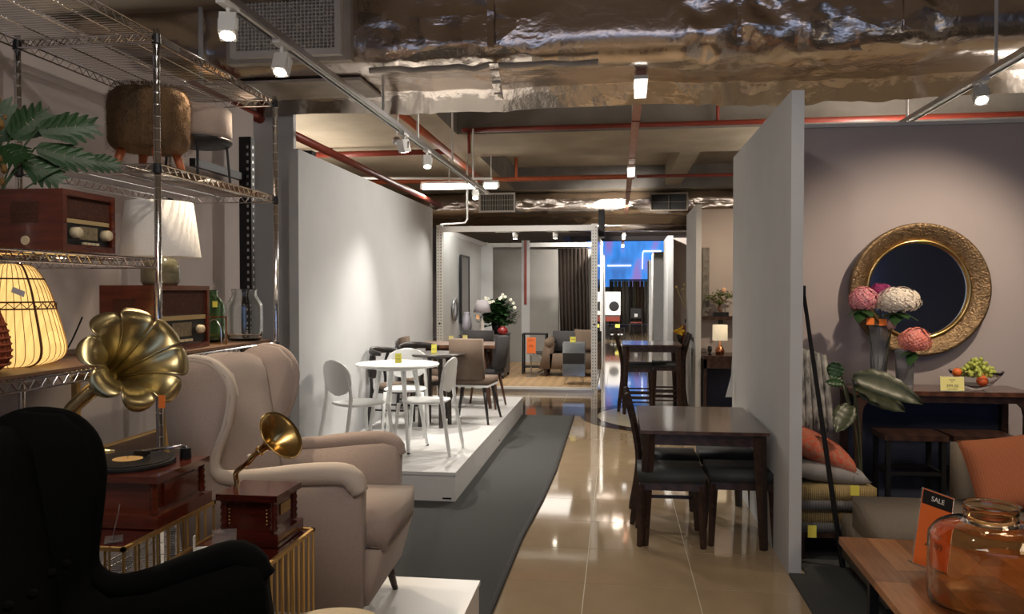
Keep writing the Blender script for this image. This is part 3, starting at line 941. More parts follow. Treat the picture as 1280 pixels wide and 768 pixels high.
def wire_shelf(t, y0, y1, z, board=False):
    bm = B()
    for x in (SXF, SXB):
        for dz in (0, -.035): tube(bm, [(x, y0 + .015, z + dz), (x, y1 - .015, z + dz)], .004, 6)
    for y in (y0 + .01, y1 - .01):
        for dz in (0, -.035): tube(bm, [(SXB, y, z + dz), (SXF, y, z + dz)], .004, 6)
    sh = obj('shelf', bm, chrome, t)
    bm = B()
    n = int((y1 - y0) / .028)
    for x in (SXF, SXB):
        pts = [(x, y0 + .02 + (y1 - y0 - .04) * k / n, z - (.033 if k % 2 else .002)) for k in range(n + 1)]
        tube(bm, pts, .0028, 5)
    n = int((SXF - SXB) / .028)
    for y in (y0 + .01, y1 - .01):
        tube(bm, [(SXB + .02 + (SXF - SXB - .04) * k / n, y, z - (.033 if k % 2 else .002)) for k in range(n + 1)], .0028, 5)
    obj('truss_wire', bm, chrome, sh, kind='stuff')
    bm = B()
    n = int((y1 - y0) / .026)
    for k in range(1, n):
        y = y0 + (y1 - y0) * k / n
        tube(bm, [(SXB, y, z + .004), (SXF, y, z + .004)], .0022, 4, cap=False)
    for k in range(1, 4):
        x = SXB + (SXF - SXB) * k / 4
        tube(bm, [(x, y0, z), (x, y1, z)], .003, 5)
    obj('deck_wire', bm, chrome, sh, kind='stuff')
    if board: obj('shelf_board', bx(SXB + .02, SXF - .015, y0 + .03, y1 - .03, z + .007, z + .018), board_m, sh)
    return sh


def post(t, x, y, h):
    bm = B(); tube(bm, [(x, y, .02), (x, y, h)], .0145, 14)
    p = obj('post', bm, chrome, t, smooth=True)
    bm = B()
    z = .1
    while z < h - .02:
        lathe(bm, [(.0146, -.001), (.0153, 0), (.0146, .001)], 12, Matrix.Translation((x, y, z))); z += .0508
    obj('groove_rings', bm, steel, p, kind='stuff')
    bm = B(); lathe(bm, [(0, 0), (.02, 0), (.02, .02), (0, .02)], 12, Matrix.Translation((x, y, 0))); obj('foot', bm, dark_met, p)
    return p


YA, YB, YC = 2.0, 3.2, 4.39
Z2, Z3, Z4, ZT = 2.185, 1.775, 1.345, 2.735
sb = thing('wire_shelving_unit', 'chrome wire shelving unit holding the fur stool, white lamp and glass jars', 'shelving')
for y in (YB, YC):
    for x in (SXF, SXB): post(sb, x, y, ZT + .02)
for z, b in ((ZT, 0), (Z2, 0), (Z4, 1), (.83, 0), (.25, 0)):
    sh = wire_shelf(sb, YB, YC, z, b)
    for y in (YB, YC):
        for x in (SXF, SXB):
            bm = B(); lathe(bm, [(.015, -.040), (.0195, -.040), (.017, .0), (.015, .0)], 12, Matrix.Translation((x, y, z))); obj('collar', bm, dark_met, sh)
obj('brand_plate', bx(SXF + .005, SXF + .008, YB + .05, YB + .17, ZT - .03, ZT - .005), steel, sb)
sa_ = thing('wire_shelving_unit', 'chrome wire shelving unit nearest the left edge, holding the radio and glowing lantern', 'shelving')
for x in (SXF, SXB): post(sa_, x, YA, ZT + .02)
for z, b in ((ZT, 0), (Z3, 0), (Z4, 1), (.25, 0)): wire_shelf(sa_, YA, YB - .0, z, b)

# black slotted upright behind
t = thing('slotted_upright', 'black slotted steel upright against the wall behind the glass jars', 'rack post', (-2.61, 5.4, 0))
obj('upright', bx(-.045, .045, -.03, .03, 0, 2.73), dark_met, t, bevel=.004)
bm = B()
for k in range(50):
    z = .1 + k * .052; box(bm, .012, .026, -.0315, -.03, z, z + .02); box(bm, .0452, .046, -.008, .008, z, z + .02)
obj('slot_holes', bm, steel, t, kind='stuff')
obj('arm', bx(-.04, .0, -.70, -.03, 2.42, 2.47), dark_met, t)

# stools on the upper shelf
t = thing('fur_stool', 'brown fur-covered stool with orange-brown legs on the upper shelf', 'stool', (-2.27, 3.66, Z2 + .006))
bm = B()
prof = [(0, .43), (.12, .428), (.165, .41), (.185, .37), (.187, .28), (.185, .19), (.17, .145), (.12, .13), (0, .13)]
pr = [(p[0], p[1]) for p in smoothpath([(a, 0, b) for a, b in prof], 4) for p in [(p.x, p.z)]]
lathe(bm, pr, 64)
for v in bm.verts:
    n_ = noise.noise(v.co * 22) * .010 + noise.noise(v.co * 60) * .006
    v.co += v.co.normalized() * n_
seat = obj('fur_seat', bm, fur_m, t, smooth=True)
bm = B()
rnd = random.Random(3)
for i in range(9000):
    a = rnd.uniform(0, 2 * pi); z = rnd.uniform(.135, .43)
    r = .187 if z < .38 else .187 - (z - .38) * .5
    if rnd.random() < .2: r = rnd.uniform(.0, .17); z = .428
    p = V((r * cos(a), r * sin(a), z)); o_ = V((cos(a), sin(a), rnd.uniform(-.9, .3))) if z < .42 else V((cos(a) * .6, sin(a) * .6, .6))
    q = p + o_.normalized() * rnd.uniform(.010, .022); s_ = V((-sin(a), cos(a), 0)) * .0012
    bm.faces.new([bm.verts.new(p + s_), bm.verts.new(p - s_), bm.verts.new(q)])
obj('fur_pile', bm, fur_m, t, kind='stuff')
legm = mat('orange_stained_leg', (.34, .095, .035), .45)
for a in range(4):
    c, s = cos(pi / 4 + a * pi / 2), sin(pi / 4 + a * pi / 2)
    bm = B(); tube(bm, [(.165 * c, .165 * s, 0), (.12 * c, .12 * s, .15)], [.014, .024], 10); obj('leg', bm, legm, t, smooth=True)
t = thing('drum_stool', 'taupe drum stool on thin black metal legs at the far end of the upper shelf', 'stool', (-2.28, 4.13, Z2 + .006))
bm = B(); lathe(bm, [(0, .45), (.16, .448), (.178, .43), (.18, .30), (.172, .275), (0, .275)], 40); obj('seat_drum', bm, beige_fab, t, smooth=True)
bm = B(); lathe(bm, [(0, .235), (.165, .245), (.182, .262), (.182, .275), (0, .275)], 40); obj('seat_ring', bm, dark_met, t, smooth=True)
for a in range(4):
    c, s = cos(.5 + a * pi / 2), sin(.5 + a * pi / 2)
    bm = B(); tube(bm, [(.17 * c, .17 * s, 0), (.15 * c, .15 * s, .255)], .007, 8); obj('leg', bm, dark_met, t)


# retro radios
ivory = mat('ivory_knob', (.70, .58, .38), .35)
dial_m = mat('dial_gold', (.62, .46, .22), .35, .4)
grill_c = mat('speaker_cloth', (.10, .035, .02), .9, nscale=120, namt=.5)


def radio(label, loc, w_, d_, h):
    # front faces +x, width along y
    t = thing('retro_radio', label, 'radio', loc)
    obj('case', bx(-d_, 0, 0, w_, 0, h), cherry, t, bevel=.010, seg=3)
    bm = B()
    fr = .022
    for a in ((0, w_, 0, fr), (0, w_, h - fr, h), (0, fr, fr, h - fr), (w_ - fr, w_, fr, h - fr)):
        box(bm, 0, .016, a[0], a[1], a[2], a[3])
    obj('front_frame', bm, cherry, t, bevel=.006)
    obj('speaker_grille', bx(0, .004, fr, w_ - fr, h * .55, h - fr), grill_c, t)
    f = obj('dial_panel', bx(0, .006, fr + .006, w_ - fr - .006, h * .10, h * .46), dark_met, t)
    obj('dial_strip', bx(.004, .010, fr + .008, w_ - fr - .008, h * .46, h * .53), dial_m, t)
    obj('dial_glass', bx(.006, .0075, w_ * .34, w_ * .68, h * .20, h * .42), mat('dial_face', (.30, .24, .14), .3, nscale=60, namt=.5), f)
    for y in (w_ * .22, w_ * .80):
        bm = B(); lathe(bm, [(0, .030), (.017, .030), (.020, .024), (.021, .0), (.0, .0)], 20, Matrix.Translation((.006, y, h * .30)) @ Matrix.Rotation(pi / 2, 4, 'Y'))
        obj('knob', bm, ivory, t, smooth=True)
    for k in range(4):
        y = w_ * (.38 + .08 * k); bm = bx(.006, .014, y, y + w_ * .06, h * .115, h * .155); obj('button', bm, ivory, f)
    bm = B(); lathe(bm, [(0, .004), (.016, .004), (.017, 0), (0, 0)], 20, Matrix.Translation((-d_ * .5, -.001, .035)) @ Matrix.Rotation(pi / 2, 4, 'X'))
    obj('side_medallion', bm, ivory, t)
    obj('side_grille', bx(-d_ * .72, -d_ * .3, -.002, .001, h * .45, h * .8), grill_c, t)
    return t


radio('retro cherry wood radio on the shelf under the green plant', (-1.975, 2.62, Z3 + .012), .30, .26, .22)
radio('larger retro wooden radio carrying the white shaded lamp', (-2.04, 3.28, Z4 + .021), .49, .24, .30)

# lamp with white shade, on the larger radio
t = thing('table_lamp', 'table lamp with a big off-white drum shade and dark glass base on the radio', 'lamp', (-2.165, 3.57, Z4 + .322))
bm = B(); lathe(bm, [(.0, .0), (.075, .0), (.088, .02), (.088, .09), (.07, .125), (.02, .135), (.012, .15), (.012, .2), (0, .2)], 32)
obj('lamp_base', bm, mat('olive_glass', (.20, .19, .12), .1, coat=.6), t, smooth=True)
bm = B(); lathe(bm, [(.184, .135), (.150, .395), (.147, .395), (.181, .135)], 48)
o = obj('lamp_shade', bm, shade_m, t, smooth=True)
bm = B(); tube(bm, [(0, 0, .18), (0, 0, .385)], .006, 8); tube(bm, [(-.148, 0, .385), (.148, 0, .385)], .003, 6); obj('harp', bm, brass, t)

# glass jars
def jar(bm, r, h, neck, nh, th=.006, n=48):
    out = [(0, 0), (r * .75, 0), (r * .95, .015), (r, .05), (r, h * .66), (r * .96, h * .77), (r * .8, h * .86), (neck * 1.05, h * .905), (neck, h * .93), (neck, h * .93 + nh * .7), (neck * 1.07, h * .93 + nh)]
    inn = [(neck * 1.0 - th * .6, h * .93 + nh), (neck - th, h * .93), (r * .8 - th, h * .86 - th * .6), (r * .96 - th, h * .77 - th * .5), (r - th, h * .66), (r - th, .06), (r * .93 - th, .025), (r * .7, .012), (0, .010)]
    sm = [(p.x, p.z) for p in smoothpath([(a, 0, b) for a, b in out], 4)] + [(p.x, p.z) for p in smoothpath([(a, 0, b) for a, b in inn], 4)]
    lathe(bm, [(max(a, 0) if i not in (0, len(sm) - 1) else 0, b) for i, (a, b) in enumerate(sm)], n)


t = thing('glass_jar', 'dark green glass jar with a yellow sticker on the wooden shelf', 'jar', (-2.20, 4.06, Z4 + .02))
bm = B(); jar(bm, .095, .27, .06, .03); obj('jar_body', bm, glass_g, t, smooth=True)
obj('price_sticker', bx(.072, .098, -.066, -.062, .19, .222), yellow_c, t)
t = thing('glass_jar', 'big clear glass jar beside the green one, below the black upright', 'jar', (-2.065, 4.23, Z4 + .02))
bm = B(); jar(bm, .098, .27, .068, .035); obj('jar_body', bm, glass_c, t, smooth=True)
t = thing('wire_holder', 'small brass frame with a wire arch in front of the glass jars', 'stand', (-2.06, 3.90, Z4 + .02))
bm = B()
for a in ((-.06, .06, -.003, .003, 0, .006), (-.06, .06, -.003, .003, .139, .145), (-.06, -.054, -.003, .003, 0, .145), (.054, .06, -.003, .003, 0, .145)): box(bm, *a)
obj('frame', bm, brass, t)
bm = B(); tube(bm, smoothpath([(-.04, -.02, 0), (-.035, -.02, .09), (0, -.02, .13), (.035, -.02, .09), (.04, -.02, 0)], 6), .0025, 6); obj('wire_arch', bm, chrome, t)
# brass framed low table on the lower shelf
t = thing('frame_table', 'gold-painted open frame table on the lower shelf behind the horn', 'table', (-2.28, 3.78, .842))
for sx in (-1, 1):
    for sy in (-1, 1): obj('leg', bx(sx * .22 - .014, sx * .22 + .014, sy * .36 - .014, sy * .36 + .014, 0, .40), gold_fr, t)
for z, nm in ((.02, 'lower_rim'), (.385, 'upper_rim')):
    bm = B()
    for s in (-1, 1): box(bm, -.22, .22, s * .36 - .012, s * .36 + .012, z, z + .022); box(bm, s * .22 - .012, s * .22 + .012, -.36, .36, z, z + .022)
    obj(nm, bm, gold_fr, t)
obj('lower_panel', bx(-.21, .21, -.35, .35, .025, .032), board_m, t)

# lanterns on the lower shelf
glow = mat('lit_bamboo_skin', (.75, .52, .20), .8, wave=(16, .6, 'X'), col2=(.45, .26, .08), emit=(1, .62, .20), estr=.55)
cane = mat('dark_cane', (.10, .04, .015), .6)


def lantern(t, pr, m, nrib, ribr, ribm, body='lantern_body'):
    sm = [(p.x, p.z) for p in smoothpath([(a, 0, b) for a, b in pr], 5)]
    bm = B(); lathe(bm, sm, 48); b_ = obj(body, bm, m, t, smooth=True)
    bm = B()
    for k in range(nrib):
        a = 2 * pi * k / nrib
        tube(bm, [((r + .001) * cos(a), (r + .001) * sin(a), z) for r, z in sm if r > .02][::2], ribr, 5)
    obj('cane_ribs', bm, ribm, b_, kind='stuff')
    return b_, sm


t = thing('lantern', 'glowing yellow bamboo lantern on the wooden shelf at the left edge', 'lantern', (-2.23, 2.69, Z4 + .02))
b_, sm = lantern(t, [(0, .005), (.10, 0), (.165, .02), (.185, .06), (.172, .13), (.15, .21), (.125, .29), (.085, .36), (.05, .375)], glow, 40, .0014, mat('cane_tan', (.42, .24, .08), .7))
for z, r in ((.21, .153), (.235, .147), (.32, .112)):
    bm = B(); tube(bm, [(r * cos(a * pi / 16), r * sin(a * pi / 16), z) for a in range(33)], .003, 5); obj('hoop', bm, cane, b_)
bm = B(); tube(bm, [((.152) * cos(a * pi / 24), .152 * sin(a * pi / 24), .222 + .010 * (1 if a % 2 else -1)) for a in range(49)], .002, 5); obj('zigzag_band', bm, cane, b_)
bm = B(); tube(bm, [(r * cos(-.35 + .0 * z), r * sin(-.35), z) for r, z in [(r_ + .003, z_) for r_, z_ in sm if r_ > .03]], .004, 6); obj('hoop', bm, cane, b_)
obj('hang_tag', bx(.03, .08, -.15, -.148, .30, .32), white_pl, t, rot=(0, R(20), 0))
bm = B(); tube(bm, smoothpath([(-2.27, 3.02, Z4 + .025), (-2.3, 3.12, Z4 + .08), (-2.32, 3.22, Z4 + .18)], 5), .004, 6)
tag(obj('power_cord', bm, dark_met), 'black cord rising from the glowing lantern to the larger radio', 'cord')
t = thing('lantern', 'orange-red woven lantern cut by the left edge of the view', 'lantern', (-2.15, 2.38, Z4 + .02))
redc = mat('red_wicker', (.50, .12, .05), .8, nscale=60, namt=.5)
b_, sm = lantern(t, [(0, .005), (.07, 0), (.125, .03), (.135, .09), (.115, .18), (.08, .26), (.05, .30), (0, .30)], redc, 30, .005, redc)
bm = B()
for j in range(12):
    z = .03 + .022 * j; r = next(r_ for r_, z_ in sm if z_ >= z and r_ > .03) + .004
    tube(bm, [(r * cos(a * pi / 20) * (1 + .02 * (a % 2)), r * sin(a * pi / 20) * (1 + .02 * (a % 2)), z) for a in range(41)], .005, 5)
obj('woven_rows', bm, redc, b_, kind='stuff')

# gold vase at the very edge on the radio shelf
t = thing('gold_vase', 'tall gold vase of dried stems cut by the left edge, in front of the plant', 'vase', (-2.05, 2.33, Z3 + .012))
bm = B(); lathe(bm, [(0, 0), (.045, 0), (.065, .05), (.05, .12), (.025, .17), (.035, .19), (.03, .19), (.02, .17), (0, .16)], 28); obj('vase_body', bm, brass, t, smooth=True)
bm = B(); rnd = random.Random(5)
for i in range(260):
    p = V((rnd.gauss(0, .03), rnd.gauss(0.02, .03), rnd.uniform(.2, .5)))
    bmesh.ops.create_icosphere(bm, subdivisions=1, radius=rnd.uniform(.006, .014), matrix=Matrix.Translation(p) @ Matrix.Diagonal((1, 1, 1.6, 1)))
for i in range(8): tube(bm, [(0, 0, .17), (rnd.gauss(0, .03), rnd.gauss(.02, .03), .45)], .002, 4)
obj('dried_flowers', bm, mat('dried_gold', (.24, .13, .03), .7, nscale=30, namt=.5), t, kind='stuff')


# ------------------------------------------------------------------ leaves
def lobed_leaf(bm, base, d, up, L_, W_, lobes=7, droop=.3, cut=.62):
    d = V(d).normalized(); up = V(up); s = d.cross(up).normalized(); nrm = s.cross(d).normalized()
    def P_(t, u): return V(base) + d * (t * L_) + s * (u * W_) + nrm * (-droop * L_ * t * t - .25 * W_ * u * u)
    # outline with deep lobes on both sides
    for sg in (-1, 1):
        for k in range(lobes):
            t0 = k / lobes * .88; t1 = (k + .9) / lobes * .88; tm_ = (t0 + t1) / 2
            wk = (1 - abs(tm_ - .4) * 1.15) ; wk = max(wk, .25)
            q = [P_(t0, 0), P_(t1, 0), P_(t1 + .07, sg * wk * .55), P_(t1 + .14, sg * wk * .95), P_(tm_ + .16, sg * wk), P_(t0 + .06, sg * wk * .75), P_(t0 + .02, sg * wk * (1 - cut))]
            vs = [bm.verts.new(p) for p in q]
            bm.faces.new(vs if sg > 0 else vs[::-1])
    vs = [bm.verts.new(P_(t_, u)) for t_, u in ((.75, -.14), (1.05, 0), (.75, .14), (.6, 0))]
    bm.faces.new(vs)


t = thing('philodendron', 'green philodendron with deeply lobed leaves behind the radio', 'plant', (-2.34, 2.73, Z3 + .01))
bm = B(); lathe(bm, [(0, 0), (.05, 0), (.07, .10), (.075, .12), (.065, .12), (.06, .1), (0, .1)], 24); obj('pot', bm, dark_met, t, smooth=True)
rnd = random.Random(11)
RT, UP, TC = V((.80, .60, 0)), V((0, 0, 1)), V((.60, -.80, .25))
O_ = V((-2.33, 2.82, Z3 + .01))
# (leaf base in the hall, (along the shelf, up, outwards), length, half width)
lv = [((-2.37, 2.93, 2.22), (-.05, 1, .1), .20, .10), ((-2.33, 2.93, 2.24), (.75, .75, .1), .20, .085), ((-2.40, 2.93, 2.22), (-.8, .5, .1), .19, .09), ((-2.36, 2.9, 2.21), (-.6, -.35, .3), .17, .085),
      ((-2.23, 2.95, 2.27), (1, .22, .0), .25, .085), ((-2.24, 2.95, 2.20), (1, -.22, .1), .25, .07), ((-2.28, 2.93, 2.16), (.75, -.55, .2), .19, .075), ((-2.34, 2.90, 2.20), (.3, -.4, .5), .16, .08),
      ((-2.42, 2.85, 2.12), (-.7, -.1, .3), .16, .08), ((-2.12, 3.05, 2.17), (1, -.12, .1), .17, .05)]
for e, d, L_, W_ in lv:
    e = V(e) - O_; dd = RT * d[0] + UP * d[1] + TC * d[2]
    bm = B(); tube(bm, smoothpath([(rnd.uniform(-.03, .03), rnd.uniform(-.03, .03), .10), (e[0] * .4, e[1] * .35, e[2] * .65), e], 5), .0035, 6)
    st = obj('stem', bm, leaf_m, t, smooth=True)
    bm = B(); lobed_leaf(bm, e, dd, TC, L_ * .9, W_ * .9, 6, .12)
    obj('leaf', bm, leaf_m, st)


# ------------------------------------------------------------------ chairs of the platform
def shell_chair(label, loc, rz, m):
    # faces +x ; plastic chair, oval shell back
    t = thing('dining_chair', label, 'chair', loc, rz)
    bm = B()
    n = 16
    pts = []
    for i in range(n):
        a = 2 * pi * i / n
        ex = 3.2
        c, s = cos(a), sin(a)
        r = (abs(c) ** ex + abs(s) ** ex) ** (-1 / ex)
        pts.append((r * c * .215, r * s * (.215 + .01 * c)))
    top = [bm.verts.new((x, y, .455 + .012 * (x / .2) ** 2)) for x, y in pts]
    mid = [bm.verts.new((x * .7, y * .7, .447)) for x, y in pts]
    cen = bm.verts.new((0, 0, .443))
    lo = [bm.verts.new((x * .98, y * .98, .425)) for x, y in pts]
    lc = bm.verts.new((0, 0, .42))
    for i in range(n):
        j = (i + 1) % n
        bm.faces.new((top[i], top[j], mid[j], mid[i])); bm.faces.new((mid[i], mid[j], cen))
        bm.faces.new((top[j], top[i], lo[i], lo[j])); bm.faces.new((lo[j], lo[i], lc))
    obj('seat', bm, m, t, smooth=True, sub=1)
    # back shell: oval panel, curved around the sitter
    bm = B(); nu, nv = 14, 14
    g_ = {}
    for i in range(nu + 1):
        for j in range(nv + 1):
            v = j / nv; u = -1 + 2 * i / nu
            zz = -1 + 2 * v
            wd = .205 * max(.02, (1 - abs(zz) ** 2.6)) ** .5 + .0
            y = u * wd; z = .675 + zz * .15
            x = -.205 - .045 * v + .55 * (y * y)
            g_[i, j] = bm.verts.new((x, y, z))
    for i in range(nu):
        for j in range(nv): bm.faces.new((g_[i, j], g_[i + 1, j], g_[i + 1, j + 1], g_[i, j + 1]))
    o = obj('back_shell', bm, m, t, smooth=True)
    so = o.modifiers.new('solid', 'SOLIDIFY'); so.thickness = .012; so.offset = 0
    for s in (-1, 1):
        bm = B(); tube(bm, [(.235, s * .20, 0), (.19, s * .175, .435)], [.011, .017], 10); obj('leg', bm, m, t, smooth=True)
        bm = B(); tube(bm, smoothpath([(-.275, s * .205, 0), (-.205, s * .19, .43), (-.195, s * .185, .56), (-.215, s * .165, .72)], 5), [.010] + [.016] * 14 + [.012], 10)
        obj('leg', bm, m, t, smooth=True)
    return t


PZ = .24
c0 = shell_chair('white plastic chair left of the white round table, facing the aisle', (-2.20, 6.60, PZ), R(52), white_pl)
dup(c0, (-1.66, 6.84, PZ), R(175), 'white plastic chair on the aisle side of the white round table')
dup(c0, (-2.06, 7.62, PZ), R(-80), 'white plastic chair behind the white round table, back to the wall side')


def round_table(label, loc, r, m, h=.76, splay=.09, flat_leg=False):
    t = thing('round_table', label, 'table', loc)
    bm = B(); lathe(bm, [(0, h), (r - .008, h), (r, h - .008), (r - .012, h - .024), (0, h - .024)], 56)
    obj('table_top', bm, m, t)
    for a in range(4):
        c, s = cos(R(35) + a * pi / 2), sin(R(35) + a * pi / 2)
        q = r * .52
        if flat_leg:
            bm = B(); tube(bm, [(c * q, s * q, 0), (c * (q - .02), s * (q - .02), h - .02)], [.022, .026], 4)
        else:
            bm = B(); tube(bm, [(c * (q + splay), s * (q + splay), 0), (c * (q - .04), s * (q - .04), h - .02)], [.013, .024], 12)
        lg = obj('leg', bm, m, t, smooth=not flat_leg)
        bm = B(); lathe(bm, [(0, 0), (.014, 0), (.014, .012), (0, .012)], 10, Matrix.Translation((c * (q + (0 if flat_leg else splay)), s * (q + (0 if flat_leg else splay)), 0))); obj('foot_glide', bm, dark_met, lg)
    bm = B(); tube(bm, [(r * .5 * cos(a * pi / 12), r * .5 * sin(a * pi / 12), h - .04) for a in range(25)], .014, 6)
    obj('apron_ring', bm, m, t)
    return t


round_table('white round dining table with slim splayed legs, nearest on the platform', (-1.94, 6.90, PZ), .375, white_pl)
blk = mat('black_stained_wood', (.022, .018, .017), .4, nscale=20, namt=.3, coat=.2)
round_table('dark round dining table in the middle of the platform', (-1.88, 8.12, PZ), .32, mat('dark_table_top', (.05, .04, .036), .3, nscale=20, namt=.3, coat=.4), flat_leg=True)


def bow_chair(label, loc, rz, m, pad):
    # dark armchair-like chair with a bowed top rail; faces +x
    t = thing('dining_chair', label, 'chair', loc, rz)
    bm = B(); lathe(bm, [(0, .455), (.17, .452), (.205, .435), (.20, .41), (0, .40)], 28)
    obj('seat_pad', bm, pad, t, smooth=True)
    obj('seat_frame', bx(-.19, .19, -.19, .19, .37, .405), m, t, bevel=.01)
    for s in (-1, 1):
        bm = B(); tube(bm, [(.21, s * .20, 0), (.17, s * .18, .40)], [.013, .018], 8); obj('leg', bm, m, t, smooth=True)
        bm = B(); tube(bm, smoothpath([(-.23, s * .205, 0), (-.185, s * .19, .41), (-.20, s * .20, .60), (-.17, s * .225, .755)], 4), [.012] + [.017] * 12, 8); obj('leg', bm, m, t, smooth=True)
        bm = B(); tube(bm, [(-.19, s * .19, .20), (.19, s * .19, .20)], .010, 6); obj('stretcher', bm, m, t)
    bm = B(); pts = [(-.02 - .23 * cos(a), .245 * sin(a), .765 + .025 * cos(a)) for a in [R(-78 + 156 * k / 18) for k in range(19)]]
    tube(bm, pts, [.012 + .010 * sin(pi * k / 18) for k in range(19)], 8, flat=1.8); obj('bow_rail', bm, m, t, smooth=True)
    bm = B(); prism(bm, [(-.245, .50), (-.225, .50), (-.24, .77), (-.26, .77)], -.05, .05); obj('back_splat', bm, m, t)
    return t


b0 = bow_chair('black bow-back chair at the wall side of the dark round table', (-2.26, 7.98, PZ), R(-5), blk, brown_fab)
dup(b0, (-2.14, 8.62, PZ), R(-50), 'black bow-back chair behind the dark round table')


def tweed_chair(label, loc, rz, fab, legm_, back_h=.87, seatm=None, straight=False, spl=.02, bwid=.195):
    t = thing('upholstered_chair', label, 'chair', loc, rz)
    obj('seat', bx(-.21, .24, -.22, .22, .40, .475), fab, t, bevel=.03, smooth=True, seg=3)
    if seatm: obj('seat_shell', bx(-.22, .235, -.225, .225, .385, .405), seatm, t, bevel=.01)
    bm = B()
    box(bm, -.035, .035, -bwid, bwid, 0, back_h - .47)
    M = Matrix.Translation((-.20, 0, .47)) @ Matrix.Rotation(R(-9), 4, 'Y')
    for v in bm.verts: v.co = M @ v.co
    obj('backrest', bm, fab, t, bevel=.032, smooth=True, seg=4)
    for sx in (-1, 1):
        for sy in (-1, 1):
            k = .05 if not straight else spl
            bm = B(); tube(bm, [(sx * (.18 + k), sy * (.18 + k * .7), 0), (sx * .16, sy * .165, .40)], [.012, .021], 8); obj('leg', bm, legm_, t, smooth=True)
    return t


t0 = tweed_chair('brown tweed chair with thin black legs, its back to the camera', (-1.55, 8.52, PZ), R(84), brown_fab, blk, .90, seatm=white_pl, straight=True, spl=.09, bwid=.18)
tweed_chair('dark grey tweed chair at the aisle end of the wooden table', (-1.62, 9.55, PZ), R(172), grey_fab, brownwood, .86)
tweed_chair('dark grey tweed chair beyond the wooden table, beside the orange tag', (-1.83, 10.20, PZ), R(-92), grey_fab, brownwood, .88)
tweed_chair('brown tweed chair at the wall side behind the dark round table', (-2.25, 9.25, PZ), R(6), brown_fab, brownwood, .86)
t = thing('dining_table', 'rectangular walnut dining table with angled legs at the far end of the platform', 'table', (-1.93, 9.66, PZ))
obj('table_top', bx(-.50, .50, -.36, .36, .725, .76), mat('walnut_top', (.26, .13, .07), .35, wave=(2, 5), col2=(.17, .08, .045), stretch=(1, 8, 8)), t, bevel=.008)
for sx in (-1, 1):
    for sy in (-1, 1):
        bm = B(); tube(bm, [(sx * .43, sy * .27, 0), (sx * .33, sy * .20, .73)], [.020, .040], 8); obj('leg', bm, brownwood, t, smooth=True)
obj('apron', bx(-.36, .36, -.22, .22, .66, .725), brownwood, t)

# cards on the tables
def tent_card(label, loc, rz, m=yellow_c, w_=.055, h=.085, txt=None):
    t = thing('price_card', label, 'price card', loc, rz)
    M = Matrix.Rotation(R(-14), 4, 'X')
    bm = B(); box(bm, -w_ / 2, w_ / 2, -.001, .001, 0, h, M); obj('front_leaf', bm, m, t)
    M2 = Matrix.Translation((0, .042, 0)) @ Matrix.Rotation(R(14), 4, 'X')
    bm = B(); box(bm, -w_ / 2, w_ / 2, -.001, .001, 0, h, M2); obj('rear_leaf', bm, m, t)
    for (s, z, sz) in (txt or []):
        text(s, sz, ink_s, t, M @ V((0, -.0022, z)), (R(76), 0, 0))
    return t


tent_card('yellow price card on the white round table', (-1.94, 6.93, PZ + .76), R(8), txt=[('SALE', .062, .014), ('99.00', .035, .016)])
tent_card('yellow price card on the dark round table', (-1.89, 8.12, PZ + .76), R(8), txt=[('99.00', .04, .016)], h=.09)
tent_card('pale yellow price card on the left half of the walnut table', (-2.03, 9.66, PZ + .76), R(15), paleyel_c, .06, .09)
tent_card('pale yellow price card on the right half of the walnut table', (-1.86, 9.70, PZ + .76), R(25), paleyel_c, .06, .10)

# ------------------------------------------------------------------ dining sets on the tiles
def ladder_chair(label, loc, rz, seat_h=.45, back_h=.92, rungs=1, name='dining_chair'):
    t = thing(name, label, 'chair', loc, rz)
    obj('seat_pad', bx(-.20, .215, -.21, .21, seat_h - .035, seat_h + .02), teal_fab, t, bevel=.022, smooth=True, seg=3)
    obj('seat_rail', bx(-.195, .205, -.20, .20, seat_h - .085, seat_h - .03), walnut, t, bevel=.004)
    for s in (-1, 1):
        bm = B(); tube(bm, [(.20, s * .19, 0), (.185, s * .185, seat_h - .05)], [.016, .024], 4); obj('leg', bm, walnut, t)
        bm = B(); tube(bm, smoothpath([(-.245, s * .195, 0), (-.20, s * .195, seat_h * .6), (-.195, s * .195, seat_h), (-.235, s * .195, seat_h + (back_h - seat_h) * .55), (-.29, s * .195, back_h)], 4), [.017] + [.023] * 15 + [.018], 4)
        obj('leg', bm, walnut, t)
        for q in range(rungs):
            z = seat_h * .42 - q * .07; obj('rung', bx(-.21, .19, s * .19 - .009, s * .19 + .009, z, z + .022), walnut, t)
    for q in range(3 if rungs > 1 else 1):
        z = seat_h * .48 - q * .065
        obj('rung', bx(.180, .197, -.18, .18, z, z + .022), walnut, t)
    for k, (f, hh) in enumerate(((.93, .06), (.62, .035), (.38, .035))):
        z = seat_h + (back_h - seat_h) * f
        x = -.20 - .085 * f ** 1.4
        obj('back_slat', bx(x - .012, x + .008, -.19, .19, z - hh, z), walnut, t, bevel=.003)
    return t


